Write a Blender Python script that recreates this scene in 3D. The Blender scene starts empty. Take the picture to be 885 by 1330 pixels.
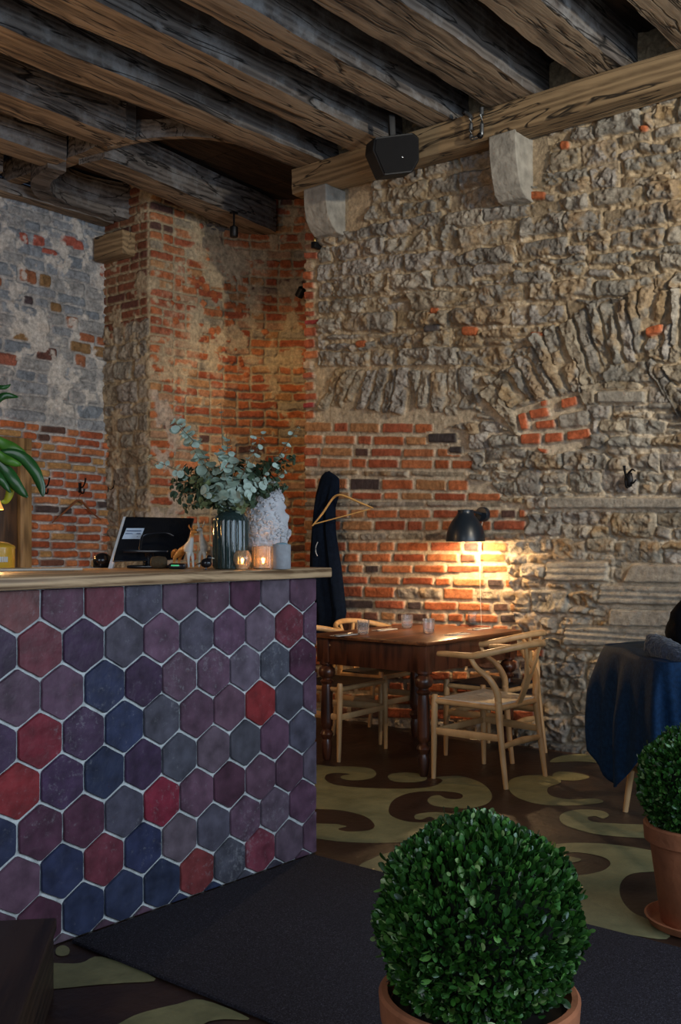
import bpy, bmesh, math, random
import numpy as np
from mathutils import Vector, Matrix
from mathutils.geometry import tessellate_polygon
random.seed(7); rng = np.random.default_rng(11)
scene = bpy.context.scene
COL = scene.collection
PI = math.pi

# ------------------------------------------------------------------ camera
FPX = 1348.7; CU = 442.5; HZ = 703.0; EYE = 1.30
ANG = math.radians(39.39)
FW = Vector((math.cos(ANG), math.sin(ANG), 0)); RT = Vector((math.sin(ANG), -math.cos(ANG), 0))
cd = bpy.data.cameras.new('camera'); cam = bpy.data.objects.new('camera', cd); COL.objects.link(cam)
cam.location = (0, 0, EYE); cam.rotation_euler = (PI/2, 0, ANG - PI/2)
cd.sensor_fit = 'VERTICAL'; cd.sensor_height = 36; cd.lens = FPX/1330*36
cd.shift_y = (HZ-665)/1330; cd.clip_start = .05
scene.camera = cam

# ------------------------------------------------------------------ world, lights, exposure
w = bpy.data.worlds.new('world'); scene.world = w; w.use_nodes = True
w.node_tree.nodes['Background'].inputs[0].default_value = (.30, .42, .70, 1)
w.node_tree.nodes['Background'].inputs[1].default_value = .09
def aim(o, tgt):
    o.rotation_euler = (Vector(tgt)-o.location).to_track_quat('-Z', 'Y').to_euler()
def area(name, loc, tgt, sx, sy, power, col, spread=180):
    l = bpy.data.lights.new(name, 'AREA'); l.shape = 'RECTANGLE'; l.size = sx; l.size_y = sy
    l.energy = power; l.color = col; l.spread = math.radians(spread)
    o = bpy.data.objects.new(name, l); COL.objects.link(o); o.location = loc; aim(o, tgt); return o
def spot(name, loc, tgt, power, col, ang, blend=.6, r=.04):
    l = bpy.data.lights.new(name, 'SPOT'); l.energy = power; l.color = col
    l.spot_size = math.radians(ang); l.spot_blend = blend; l.shadow_soft_size = r
    o = bpy.data.objects.new(name, l); COL.objects.link(o); o.location = loc; aim(o, tgt); return o
def point(name, loc, power, col, r=.03):
    l = bpy.data.lights.new(name, 'POINT'); l.energy = power; l.color = col; l.shadow_soft_size = r
    o = bpy.data.objects.new(name, l); COL.objects.link(o); o.location = loc; return o
COOL = (.60, .78, 1.0); NEUT = (1.0, .93, .80); WARM = (1.0, .56, .22)
area('street_window_light', (1.6, -3.2, 2.2), (3.8, 4.5, 1.9), 4.4, 2.0, 190, COOL)
area('side_window_light', (-2.4, .2, 2.2), (5.8, 3.6, 2.0), 2.4, 2.4, 75, (.85, .92, 1.0))
spot('wall_wash_spot', (3.7, -.9, 3.3), (5.86, 3.3, 2.6), 680, (1.0, .87, .66), 62, .95, .07)
area('wall_fill_light', (4.4, -3.0, 1.7), (5.5, 3.2, 1.2), 1.3, 2.2, 75, (.80, .90, 1.0))  # added fill for lower stone wall, chairs and floor; no door known there
spot('boxwood_fill_spot', (3.3, -.6, 3.2), (2.0, 1.1, .5), 40, (1.0, .90, .70), 40, .8, .05)  # added warm fill aimed at the front boxwood, its source is unseen
spot('floor_spot', (5.2, 1.4, 3.4), (5.3, 2.7, 0), 45, WARM, 50, .6, .03)
point('bar_pendant_light', (2.6, 5.2, 2.1), 60, WARM, .12)
spot('alcove_spot', (5.15, 5.75, 3.75), (6.8, 5.9, 1.9), 85, (1.0, .62, .25), 80, .9, .08)
vs = scene.view_settings
scene.display_settings.display_device = 'sRGB'
vs.view_transform = 'Standard'; vs.look = 'None'; vs.gamma = 1; vs.use_curve_mapping = False
vs.exposure = -0.30

# ------------------------------------------------------------------ pixel helpers: rays to real planes
def ray(u, v):
    return FW + RT*((u-CU)/FPX) + Vector((0, 0, (HZ-v)/FPX))
def on_x(u, v, X): r = ray(u, v); return r*(X/r.x) + Vector((0, 0, EYE))
def on_y(u, v, Y): r = ray(u, v); return r*(Y/r.y) + Vector((0, 0, EYE))
def on_z(u, v, Z): r = ray(u, v); return r*((Z-EYE)/r.z) + Vector((0, 0, EYE))
def at_d(u, v, d): return ray(u, v)*d + Vector((0, 0, EYE))

# ------------------------------------------------------------------ scene bookkeeping
def tag(o, label=None, cat=None, group=None, kind=None):
    if label: o['label'] = label
    if cat: o['category'] = cat
    if group: o['group'] = group
    if kind: o['kind'] = kind
    return o
def thing(name, label, cat, loc=(0, 0, 0), rz=0, group=None):
    o = bpy.data.objects.new(name, None); COL.objects.link(o)
    o.location = loc; o.rotation_euler = (0, 0, rz); o.empty_display_size = .1
    return tag(o, label, cat, group)
def copy_tree(o, parent=None):
    c = o.copy(); COL.objects.link(c); c.parent = parent
    for ch in list(o.children): copy_tree(ch, c)
    return c

class MB:
    """collects shapes into one mesh"""
    def __init__(s): s.v = []; s.f = []; s.c = []; s.mi = []; s.curmi = 0
    def add(s, vs, fs, col=None):
        n = len(s.v); s.v += [tuple(p) for p in vs]
        s.f += [tuple(i+n for i in f) for f in fs]; s.mi += [s.curmi]*len(fs)
        s.c += [col if col else (1, 1, 1)]*len(vs)
        return s
    def bm(s, b, M=None, col=None):
        b.verts.ensure_lookup_table(); b.verts.index_update()
        vs = [(M @ v.co) if M else v.co.copy() for v in b.verts]
        s.add(vs, [[v.index for v in f.verts] for f in b.faces], col); b.free(); return s
    def box(s, lo, hi, bev=.0, M=None, seg=2, col=None):
        b = bmesh.new(); bmesh.ops.create_cube(b, size=1)
        lo = Vector(lo); hi = Vector(hi); c = (lo+hi)/2; d = hi-lo
        for v in b.verts: v.co = Vector((v.co.x*d.x+c.x, v.co.y*d.y+c.y, v.co.z*d.z+c.z))
        if bev > 0: bmesh.ops.bevel(b, geom=b.edges[:], offset=bev, segments=seg, affect='EDGES', profile=.5)
        return s.bm(b, M, col)
    def ball(s, c, r, M=None, u=16, n=10, col=None):
        b = bmesh.new(); bmesh.ops.create_uvsphere(b, u_segments=u, v_segments=n, radius=1)
        r = r if hasattr(r, '__len__') else (r, r, r)
        for v in b.verts: v.co = Vector((v.co.x*r[0]+c[0], v.co.y*r[1]+c[1], v.co.z*r[2]+c[2]))
        return s.bm(b, M, col)
    def lathe(s, prof, c=(0, 0, 0), n=32, flute=None, M=None, col=None):
        vs = []; fs = []
        for (r, z) in prof:
            for k in range(n):
                a = 2*PI*k/n; rr = r*(flute(a, z) if flute else 1)
                p = Vector((c[0]+rr*math.cos(a), c[1]+rr*math.sin(a), c[2]+z)); vs.append(M @ p if M else p)
        for i in range(len(prof)-1):
            for k in range(n):
                k2 = (k+1) % n; fs.append((i*n+k, i*n+k2, (i+1)*n+k2, (i+1)*n+k))
        fs.append(tuple(range(n))[::-1]); fs.append(tuple((len(prof)-1)*n+k for k in range(n)))
        return s.add(vs, fs, col)
    def tube(s, pts, rad, n=10, flat=1.0, up=Vector((0, 0, 1)), smooth=0, col=None):
        pts = [Vector(p) for p in pts]
        rad = list(rad) if hasattr(rad, '__len__') else [rad]*len(pts)
        if smooth: pts, rad = spline(pts, rad, smooth)
        vs = []; fs = []
        for i, p in enumerate(pts):
            t = (pts[min(i+1, len(pts)-1)]-pts[max(i-1, 0)]).normalized()
            x = t.cross(up)
            if x.length < 1e-3: x = t.cross(Vector((1, 0, 0)))
            x.normalize(); y = x.cross(t).normalized()
            for k in range(n):
                a = 2*PI*k/n; vs.append(p + x*math.cos(a)*rad[i] + y*math.sin(a)*rad[i]*flat)
        for i in range(len(pts)-1):
            for k in range(n):
                k2 = (k+1) % n; fs.append((i*n+k, i*n+k2, (i+1)*n+k2, (i+1)*n+k))
        fs.append(tuple(range(n))[::-1]); fs.append(tuple((len(pts)-1)*n+k for k in range(n)))
        return s.add(vs, fs, col)
    def prism(s, poly, z0, z1, M=None, col=None):
        """2D polygon extruded along local z"""
        n = len(poly)
        vs = [Vector((p[0], p[1], z0)) for p in poly]+[Vector((p[0], p[1], z1)) for p in poly]
        if M: vs = [M @ v for v in vs]
        tr = tessellate_polygon([[Vector((p[0], p[1], 0)) for p in poly]])
        fs = [tuple(t) for t in tr] + [tuple(i+n for i in t)[::-1] for t in tr]
        fs += [(i, (i+1) % n, (i+1) % n+n, i+n) for i in range(n)]
        return s.add(vs, fs, col)
    def build(s, name, mat, parent=None, smooth=True, loc=None, ang=40):
        me = bpy.data.meshes.new(name); me.from_pydata([tuple(v) for v in s.v], [], s.f)
        mats = mat if isinstance(mat, (list, tuple)) else [mat]
        for m in mats: me.materials.append(m)
        if len(mats) > 1: me.polygons.foreach_set('material_index', s.mi)
        if any(c != (1, 1, 1) for c in s.c):
            at = me.color_attributes.new('Col', 'FLOAT_COLOR', 'POINT')
            at.data.foreach_set('color', np.array([(*c, 1) for c in s.c], dtype=np.float32).ravel())
        b = bmesh.new(); b.from_mesh(me); bmesh.ops.recalc_face_normals(b, faces=b.faces[:]); b.to_mesh(me); b.free()
        if smooth:
            me.polygons.foreach_set('use_smooth', [True]*len(me.polygons))
            me.set_sharp_from_angle(angle=math.radians(ang))
        o = bpy.data.objects.new(name, me); COL.objects.link(o)
        if parent: o.parent = parent
        if loc: o.location = loc
        return o
def spline(pts, rad, k):
    P = []; R = []
    n = len(pts)
    for i in range(n-1):
        p0 = pts[max(i-1, 0)]; p1 = pts[i]; p2 = pts[i+1]; p3 = pts[min(i+2, n-1)]
        for j in range(k):
            t = j/k
            P.append(.5*((2*p1)+(p2-p0)*t+(2*p0-5*p1+4*p2-p3)*t*t+(3*p1-p0-3*p2+p3)*t**3)); R.append(rad[i]+(rad[i+1]-rad[i])*t)
    P.append(pts[-1]); R.append(rad[-1]); return P, R
def smooth_poly(pts, k=5):
    n = len(pts); out = []
    for i in range(n):
        p0, p1, p2, p3 = (Vector(pts[(i+j) % n]) for j in (-1, 0, 1, 2))
        for j in range(k):
            t = j/k; out.append(.5*((2*p1)+(p2-p0)*t+(2*p0-5*p1+4*p2-p3)*t*t+(3*p1-p0-3*p2+p3)*t**3))
    return out

# ------------------------------------------------------------------ materials
def lin(r, g, b):
    f = lambda c: (c/255/12.92) if c/255 <= .04045 else ((c/255+.055)/1.055)**2.4
    return (f(r), f(g), f(b))
def mk(name):
    m = bpy.data.materials.new(name); m.use_nodes = True
    nt = m.node_tree; return m, nt, nt.nodes['Principled BSDF']
def nd(nt, t, **kw):
    n = nt.nodes.new(t)
    for k, v in kw.items():
        if k.startswith('i_'): n.inputs[k[2:].replace('_', ' ')].default_value = v
        else: setattr(n, k, v)
    return n
def plain(name, col, rough=.5, metal=0, noise=.15, scale=20, bump=0, bscale=60, trans=0, coat=0, sheen=0, attr=False, ior=1.45, spec=.5):
    m, nt, p = mk(name)
    p.inputs['Roughness'].default_value = rough; p.inputs['Metallic'].default_value = metal
    p.inputs['Transmission Weight'].default_value = trans; p.inputs['Coat Weight'].default_value = coat
    p.inputs['Sheen Weight'].default_value = sheen; p.inputs['IOR'].default_value = ior
    p.inputs['Specular IOR Level'].default_value = spec
    tc = nd(nt, 'ShaderNodeTexCoord'); n = nd(nt, 'ShaderNodeTexNoise', i_Scale=scale, i_Detail=5.0)
    nt.links.new(tc.outputs['Object'], n.inputs['Vector'])
    mr = nd(nt, 'ShaderNodeMapRange'); mr.inputs[1].default_value = .3; mr.inputs[2].default_value = .7
    mr.inputs[3].default_value = 1-noise; mr.inputs[4].default_value = 1+noise
    nt.links.new(n.outputs[0], mr.inputs[0])
    mx = nd(nt, 'ShaderNodeVectorMath', operation='SCALE')
    if attr:
        a = nd(nt, 'ShaderNodeVertexColor', layer_name='Col'); nt.links.new(a.outputs[0], mx.inputs[0])
    else: mx.inputs[0].default_value = col
    nt.links.new(mr.outputs[0], mx.inputs['Scale']); nt.links.new(mx.outputs[0], p.inputs['Base Color'])
    if bump:
        n2 = nd(nt, 'ShaderNodeTexNoise', i_Scale=bscale, i_Detail=6.0); nt.links.new(tc.outputs['Object'], n2.inputs['Vector'])
        b = nd(nt, 'ShaderNodeBump', i_Strength=bump, i_Distance=.01); nt.links.new(n2.outputs[0], b.inputs['Height']); nt.links.new(b.outputs[0], p.inputs['Normal'])
    return m
def wood(name, c1, c2, rough=.55, scale=(2.0, 28, 28), dist=1.2, bump=.3, cracks=0.0, rot=(0, 0, 0), c3=None, patch=0.0):
    """grain runs along local X before rot"""
    m, nt, p = mk(name); p.inputs['Roughness'].default_value = rough
    tc = nd(nt, 'ShaderNodeTexCoord'); mp = nd(nt, 'ShaderNodeMapping'); mp.inputs['Rotation'].default_value = rot
    mp2 = nd(nt, 'ShaderNodeMapping'); mp2.inputs['Scale'].default_value = scale
    nt.links.new(tc.outputs['Object'], mp.inputs['Vector']); nt.links.new(mp.outputs[0], mp2.inputs['Vector'])
    n = nd(nt, 'ShaderNodeTexNoise', i_Scale=1.0, i_Detail=8.0, i_Roughness=.65, i_Distortion=dist); nt.links.new(mp2.outputs[0], n.inputs['Vector'])
    wv = nd(nt, 'ShaderNodeTexWave', i_Scale=.5, i_Distortion=9.0, i_Detail=3.0, i_Detail_Scale=1.2); wv.bands_direction = 'Z'
    nt.links.new(mp2.outputs[0], wv.inputs['Vector'])
    mix = nd(nt, 'ShaderNodeMath', operation='ADD'); 
    hf = nd(nt, 'ShaderNodeMath', operation='MULTIPLY'); hf.inputs[1].default_value = .35
    nt.links.new(wv.outputs[1], hf.inputs[0]); nt.links.new(n.outputs[0], mix.inputs[0]); nt.links.new(hf.outputs[0], mix.inputs[1])
    cr = nd(nt, 'ShaderNodeValToRGB'); cr.color_ramp.elements[0].position = .42; cr.color_ramp.elements[1].position = .85
    cr.color_ramp.elements[0].color = (*c1, 1); cr.color_ramp.elements[1].color = (*c2, 1)
    nt.links.new(mix.outputs[0], cr.inputs[0]); last = cr.outputs[0]; h = mix.outputs[0]
    if patch:
        n3 = nd(nt, 'ShaderNodeTexNoise', i_Scale=3.5, i_Detail=9.0, i_Roughness=.7); nt.links.new(mp.outputs[0], n3.inputs['Vector'])
        r3 = nd(nt, 'ShaderNodeValToRGB'); r3.color_ramp.elements[0].position = .60-patch*.3; r3.color_ramp.elements[1].position = .70-patch*.3+.08
        nt.links.new(n3.outputs[0], r3.inputs[0])
        mm = nd(nt, 'ShaderNodeMix', data_type='RGBA'); nt.links.new(r3.outputs[0], mm.inputs[0]); nt.links.new(last, mm.inputs[6]); mm.inputs[7].default_value = (*c3, 1)
        last = mm.outputs[2]
    if cracks:
        mp3 = nd(nt, 'ShaderNodeMapping'); mp3.inputs['Scale'].default_value = (.5, 6, 6); nt.links.new(mp.outputs[0], mp3.inputs['Vector'])
        nz = nd(nt, 'ShaderNodeTexNoise', i_Scale=1.4, i_Detail=4.0, i_Distortion=.6); nt.links.new(mp3.outputs[0], nz.inputs['Vector'])
        ab = nd(nt, 'ShaderNodeMath', operation='SUBTRACT'); ab.inputs[1].default_value = .5; nt.links.new(nz.outputs[0], ab.inputs[0])
        a2 = nd(nt, 'ShaderNodeMath', operation='ABSOLUTE'); nt.links.new(ab.outputs[0], a2.inputs[0])
        r4 = nd(nt, 'ShaderNodeMapRange'); r4.inputs[1].default_value = .002; r4.inputs[2].default_value = .012*cracks+.004; nt.links.new(a2.outputs[0], r4.inputs[0])
        mm = nd(nt, 'ShaderNodeMix', data_type='RGBA'); nt.links.new(r4.outputs[0], mm.inputs[0]); nt.links.new(last, mm.inputs[7]); mm.inputs[6].default_value = tuple(c*.15 for c in c1)+(1,)
        last = mm.outputs[2]
        ml = nd(nt, 'ShaderNodeMath', operation='MULTIPLY_ADD'); ml.inputs[1].default_value = 1.5; nt.links.new(r4.outputs[0], ml.inputs[0]); nt.links.new(h, ml.inputs[2]); h = ml.outputs[0]
    nt.links.new(last, p.inputs['Base Color'])
    b = nd(nt, 'ShaderNodeBump', i_Strength=bump, i_Distance=.01); nt.links.new(h, b.inputs['Height']); nt.links.new(b.outputs[0], p.inputs['Normal'])
    return m
def masonry_mat(name):
    m, nt, p = mk(name); p.inputs['Roughness'].default_value = .9; p.inputs['Specular IOR Level'].default_value = .25
    tc = nd(nt, 'ShaderNodeTexCoord'); a = nd(nt, 'ShaderNodeVertexColor', layer_name='Col')
    n = nd(nt, 'ShaderNodeTexNoise', i_Scale=28.0, i_Detail=8.0, i_Roughness=.7); nt.links.new(tc.outputs['Object'], n.inputs['Vector'])
    mr = nd(nt, 'ShaderNodeMapRange'); mr.inputs[1].default_value = .3; mr.inputs[2].default_value = .7; mr.inputs[3].default_value = .55; mr.inputs[4].default_value = 1.45
    nt.links.new(n.outputs[0], mr.inputs[0])
    mx = nd(nt, 'ShaderNodeVectorMath', operation='SCALE'); nt.links.new(a.outputs[0], mx.inputs[0]); nt.links.new(mr.outputs[0], mx.inputs['Scale'])
    nt.links.new(mx.outputs[0], p.inputs['Base Color'])
    n2 = nd(nt, 'ShaderNodeTexNoise', i_Scale=45.0, i_Detail=8.0, i_Roughness=.75); nt.links.new(tc.outputs['Object'], n2.inputs['Vector'])
    b = nd(nt, 'ShaderNodeBump', i_Strength=.7, i_Distance=.02); nt.links.new(n2.outputs[0], b.inputs['Height']); nt.links.new(b.outputs[0], p.inputs['Normal'])
    return m
def glow(name, col, strength):
    m, nt, p = mk(name); p.inputs['Base Color'].default_value = (*col, 1)
    p.inputs['Emission Color'].default_value = (*col, 1); p.inputs['Emission Strength'].default_value = strength
    return m
def glass(name, col=(1, 1, 1), rough=.02):
    return plain(name, col, rough=rough, noise=.02, trans=1.0, ior=1.45)

# ------------------------------------------------------------------ masonry height fields
def vnoise(shape, cell, octs=4, pers=.55, seed=0, aniso=(1, 1)):
    r = np.random.default_rng(seed); out = np.zeros(shape); amp = 1; tot = 0
    for o in range(octs):
        cz = max(cell*aniso[0]/2**o, 1.01); cs = max(cell*aniso[1]/2**o, 1.01)
        g = r.random((int(shape[0]/cz)+4, int(shape[1]/cs)+4))*2-1
        y = np.arange(shape[0])/cz; x = np.arange(shape[1])/cs
        yi = y.astype(int); xi = x.astype(int); fy = y-yi; fx = x-xi
        fy = (fy*fy*(3-2*fy))[:, None]; fx = (fx*fx*(3-2*fx))[None, :]
        a = g[np.ix_(yi, xi)]; b = g[np.ix_(yi, xi+1)]; c = g[np.ix_(yi+1, xi)]; d = g[np.ix_(yi+1, xi+1)]
        out += amp*((a*(1-fx)+b*fx)*(1-fy)+(c*(1-fx)+d*fx)*fy); tot += amp; amp *= pers
    return out/tot
def sst(x): x = np.clip(x, 0, 1); return x*x*(3-2*x)
def inpoly(S, Z, poly):
    m = np.zeros(S.shape, bool); n = len(poly)
    for i in range(n):
        x1, y1 = poly[i]; x2, y2 = poly[(i+1) % n]
        if y1 == y2: continue
        c = ((y1 > Z) != (y2 > Z)) & (S < (x2-x1)*(Z-y1)/(y2-y1)+x1); m ^= c
    return m
class Wall:
    def __init__(s, s0, s1, z0, z1, res, mortar, seed=1, mrough=.010):
        s.s0, s.z0, s.res = s0, z0, res
        ns = int((s1-s0)/res)+1; nz = int((z1-z0)/res)+1
        s.S, s.Z = np.meshgrid(s0+np.arange(ns)*res, z0+np.arange(nz)*res)
        sh = s.S.shape; s.sh = sh; k = .006/res
        s.na = vnoise(sh, 14*k, 3, .5, seed+1); s.nb = vnoise(sh, 14*k, 3, .5, seed+2)
        s.nl = vnoise(sh, 30*k, 3, .5, seed+3); s.nm = vnoise(sh, 10*k, 4, .6, seed+4); s.nh = vnoise(sh, 4*k, 2, .6, seed+5)
        s.ridge = 1-2*np.abs(vnoise(sh, 17*k, 4, .58, seed+6, (1.0, 1.1)))*1.6; s.crk = np.abs(vnoise(sh, 16*k, 3, .6, seed+7, (1.1, .9)))
        s.C = np.ones(sh+(3,))*np.array(mortar)[None, None, :]
        s.C *= (1+.22*s.nl+.18*s.nm)[..., None]
        s.H = mrough*(s.nm*1.4+s.nl*1.2-.2)
        s.r = random.Random(seed); s.mortar = np.array(mortar)
    def win(s, pts, pad=.03):
        a = np.array(pts); i0 = max(int((a[:, 1].min()-pad-s.z0)/s.res), 0); i1 = min(int((a[:, 1].max()+pad-s.z0)/s.res)+2, s.sh[0])
        j0 = max(int((a[:, 0].min()-pad-s.s0)/s.res), 0); j1 = min(int((a[:, 0].max()+pad-s.s0)/s.res)+2, s.sh[1])
        return slice(i0, i1), slice(j0, j1)
    def unit(s, pts, col, h=.02, bev=.012, k=150, warp=.006, rough=.3, rid=0, var=.15, tilt=.0, groove=None, stain=None, over=False):
        w = s.win(pts)
        if w[0].stop <= w[0].start or w[1].stop <= w[1].start: return
        S = s.S[w]+s.na[w]*warp; Z = s.Z[w]+s.nb[w]*warp
        n = len(pts); cx = sum(p[0] for p in pts)/n; cz = sum(p[1] for p in pts)/n
        acc = 0
        for i in range(n):
            x1, y1 = pts[i]; x2, y2 = pts[(i+1) % n]; ex, ey = x2-x1, y2-y1; L = math.hypot(ex, ey)
            if L < 1e-5: continue
            nx, ny = -ey/L, ex/L
            if (cx-x1)*nx+(cz-y1)*ny < 0: nx, ny = -nx, -ny
            acc = acc+np.exp(-k*((S-x1)*nx+(Z-y1)*ny))
        d = -np.log(acc+1e-30)/k
        m = d > 0
        if not m.any(): return
        prof = sst(d/bev)**.6
        nm, nl, nh = s.nm[w], s.nl[w], s.nh[w]
        hh = h*prof*(1+rough*nl)+prof*(rough*.012*nm+.002*nh)
        if rid: hh = hh+prof*rid*(s.ridge[w]-.3)
        ck = (1-sst(s.crk[w]/.045))*min(1, rid*90) if rid else 0
        hh = hh-.007*ck*prof
        if tilt: hh = hh+prof*((S-cx)*s.r.uniform(-tilt, tilt)+(Z-cz)*s.r.uniform(-tilt, tilt))
        if groove is not None: hh = hh+prof*groove((Z-cz))
        s.H[w] = np.where(m, np.maximum(hh, .002), s.H[w])
        c = np.array(col)[None, None, :]*(1+var*nm*1.4+var*nl*1.2)[..., None]
        if rid: c = c*(1-.45*ck[..., None])
        if stain is not None:
            t = sst((nl+nm*.7)*2.2+.0)[..., None]*.65; c = c*(1-t)+np.array(stain)*t*(1+.3*nm[..., None])
        a = (sst(d/.007))[..., None]
        s.C[w] = np.where(m[..., None], s.C[w]*(1-a)+c*a, s.C[w])
    def clear(s, pts, col=None):
        w = s.win(pts); m = inpoly(s.S[w], s.Z[w], pts)
        s.H[w] = np.where(m, .006*s.nm[w]+.002, s.H[w])
        cc = (np.array(col) if col is not None else s.mortar)*(1+.2*s.nl[w]+.2*s.nm[w])[..., None]
        s.C[w] = np.where(m[..., None], cc, s.C[w])
    def plaster(s, amt, col, thick=.012, freq=1.0, mask=None, bias=0.0):
        f = s.nl*.9+s.nm*.45+s.ridge*.10*freq+bias
        t = sst((f-(1-amt)*.5+.25)*6)
        if mask is not None: t = t*mask
        lvl = thick+.006*s.nm+.004*s.ridge
        s.H = s.H*(1-t)+np.maximum(lvl, s.H*.65)*t
        cc = np.array(col)*(1+.15*s.nm+.15*s.nl)[..., None]
        s.C = s.C*(1-t[..., None]*.88)+cc*t[..., None]*.88
    def build(s, name, mat, pos, nrm, curve=None):
        """pos(S)->xy arrays of the base line, nrm(S)->xy normals"""
        H = s.H; x, y = pos(s.S); nx, ny = nrm(s.S)
        co = np.stack([x+nx*H, y+ny*H, s.Z], -1).reshape(-1, 3).astype(np.float32)
        nz, ns = s.sh; idx = np.arange(nz*ns).reshape(nz, ns)
        q = np.stack([idx[:-1, :-1], idx[:-1, 1:], idx[1:, 1:], idx[1:, :-1]], -1).reshape(-1, 4).astype(np.int32)
        me = bpy.data.meshes.new(name); me.vertices.add(len(co)); me.vertices.foreach_set('co', co.ravel())
        me.loops.add(q.size); me.loops.foreach_set('vertex_index', q.ravel())
        me.polygons.add(len(q)); me.polygons.foreach_set('loop_start', np.arange(len(q), dtype=np.int32)*4)
        me.polygons.foreach_set('loop_total', np.full(len(q), 4, np.int32)); me.update(calc_edges=True)
        me.polygons.foreach_set('use_smooth', np.ones(len(q), bool))
        at = me.color_attributes.new('Col', 'FLOAT_COLOR', 'POINT')
        c4 = np.concatenate([np.clip(s.C, 0, 1).reshape(-1, 3), np.ones((len(co), 1))], 1).astype(np.float32)
        at.data.foreach_set('color', c4.ravel()); me.materials.append(mat)
        o = bpy.data.objects.new(name, me); COL.objects.link(o); o['kind'] = 'structure'; return o

# ================================================================== THE SETTING
M_MAS = masonry_mat('masonry')
BR = [(.40, .115, .045), (.45, .14, .055), (.36, .10, .05), (.42, .16, .07), (.33, .085, .04), (.48, .17, .07)]
BRD = [(.10, .055, .045), (.07, .05, .05), (.16, .07, .05)]
ST = [(.31, .28, .235), (.28, .26, .22), (.35, .31, .25), (.25, .23, .20), (.31, .26, .19), (.33, .30, .265)]
OCH = (.30, .185, .075)
MOR = (.52, .44, .33)
WX = 5.86
def wpx(u, v): p = on_x(u, v, WX); return (p.y, p.z)

W = Wall(1.15, 5.15, 0, 4.32, .0062, MOR, 5, .022)
R = W.r
def jit(p, j): return (p[0]+R.uniform(-j, j), p[1]+R.uniform(-j, j))
def quadpx(W, map_, u0, u1, vt0, vt1, vb0, vb1, j=1.5, **kw):
    W.unit([map_(*jit((u0, vt0), j)), map_(*jit((u1, vt1), j)), map_(*jit((u1, vb1), j)), map_(*jit((u0, vb0), j))], **kw)
def stone_kw(col=None):
    return dict(col=col or R.choice(ST), h=R.uniform(.016, .036), bev=R.uniform(.010, .024), k=R.uniform(110, 200), warp=.018, rough=.9, rid=R.uniform(.012, .026), var=.30, tilt=.12, stain=OCH if R.random() < .6 else None)
ctl_v = [225, 252, 270, 300, 340, 390, 450, 500, 650, 770, 900, 990]
ctl_m = [-.30, -.283, -.22, -.15, -.125, -.08, -.04, -.01, 0.0, .03, .09, .12]
def cl(v0, u): return v0+np.interp(v0, ctl_v, ctl_m)*(u-400)
def rubble(v_list, u0=392, u1=930, wmin=30, wmax=95):
    for a, b in zip(v_list[:-1], v_list[1:]):
        u = u0+R.uniform(-20, 0)
        while u < u1:
            wd = R.uniform(wmin, wmax)*(.8+.5*(u-400)/485); ue = u+wd; g = .7
            t0, t1, b0, b1 = cl(a, u)+g, cl(a, ue)+g, cl(b, u)-g, cl(b, ue)-g
            dj = R.uniform(-2.5, 2.5); t0 += dj; t1 += dj
            if (b0-t0) > 27 and R.random() < .6 or R.random() < .12:
                f = R.uniform(.35, .65); m0 = t0+(b0-t0)*f; m1 = t1+(b1-t1)*f
                quadpx(W, wpx, u+g, ue-g, t0, t1, m0-1, m1-1, 2, **stone_kw())
                um = u+wd*R.uniform(.35, .65)
                if wd > 40:
                    quadpx(W, wpx, u+g, um-1, m0+1, m0+1, b0, b0, 2, **stone_kw()); quadpx(W, wpx, um+1, ue-g, m1+1, m1+1, b1, b1, 2, **stone_kw())
                else: quadpx(W, wpx, u+g, ue-g, m0+1, m1+1, b0, b1, 2, **stone_kw())
            else: quadpx(W, wpx, u+g, ue-g, t0, t1, b0, b1, 3, **stone_kw())
            u = ue
rubble([215, 234, 252, 268, 284, 303, 322, 345, 366, 390, 412, 436, 458, 480, 503, 527, 548])
rubble([548, 566, 586, 612, 643, 662, 696, 729, 757, 787, 812, 840, 870, 900, 932, 965, 995], u0=560, wmin=22, wmax=60)
# small red bits in the rubble
for (u, v, w_, h_) in [(735, 189, 14, 14), (704, 196, 9, 9), (682, 194, 7, 7), (693, 254, 34, 13), (566, 404, 12, 9), (612, 430, 22, 13), (853, 431, 24, 13), (838, 168, 14, 10), (470, 447, 14, 10), (448, 279, 16, 8), (700, 435, 22, 8)]:
    quadpx(W, wpx, u-w_/2, u+w_/2, v-h_/2, v-h_/2-(3 if u == 853 else 0), v+h_/2, v+h_/2-(3 if u == 853 else 0), 1, col=(.45, .13, .05), h=.03, rough=.4, var=.25)
quadpx(W, wpx, 553, 574, 423, 421, 434, 430, 1, col=(.09, .08, .08), h=.035, rough=.6)
# plastered patches beside the corbels
for poly in ([(440, 240), (487, 232), (484, 262), (470, 300), (440, 300)], [(682, 180), (712, 172), (716, 210), (700, 240), (682, 250)]):
    W.clear([wpx(*p) for p in poly], (.50, .40, .30))
# left arch of upright stones
W.clear([wpx(*p) for p in [(411, 476), (604, 474), (622, 545), (560, 560), (411, 552)]])
u = 413
while u < 598:
    wd = R.uniform(13, 23); f = (u-413)/185; lean = 22*(1-f)**1.3+2
    top = 478+R.uniform(-4, 3); bot = 536+R.uniform(-8, 6)-6*(1-f)
    W.unit([wpx(u+lean, top), wpx(u+lean+wd-2, top+R.uniform(-3, 3)), wpx(u+wd-2, bot), wpx(u, bot+R.uniform(-3, 3))], **{**stone_kw(), 'h': R.uniform(.022, .042), 'rid': .016})
    u += wd
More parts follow.
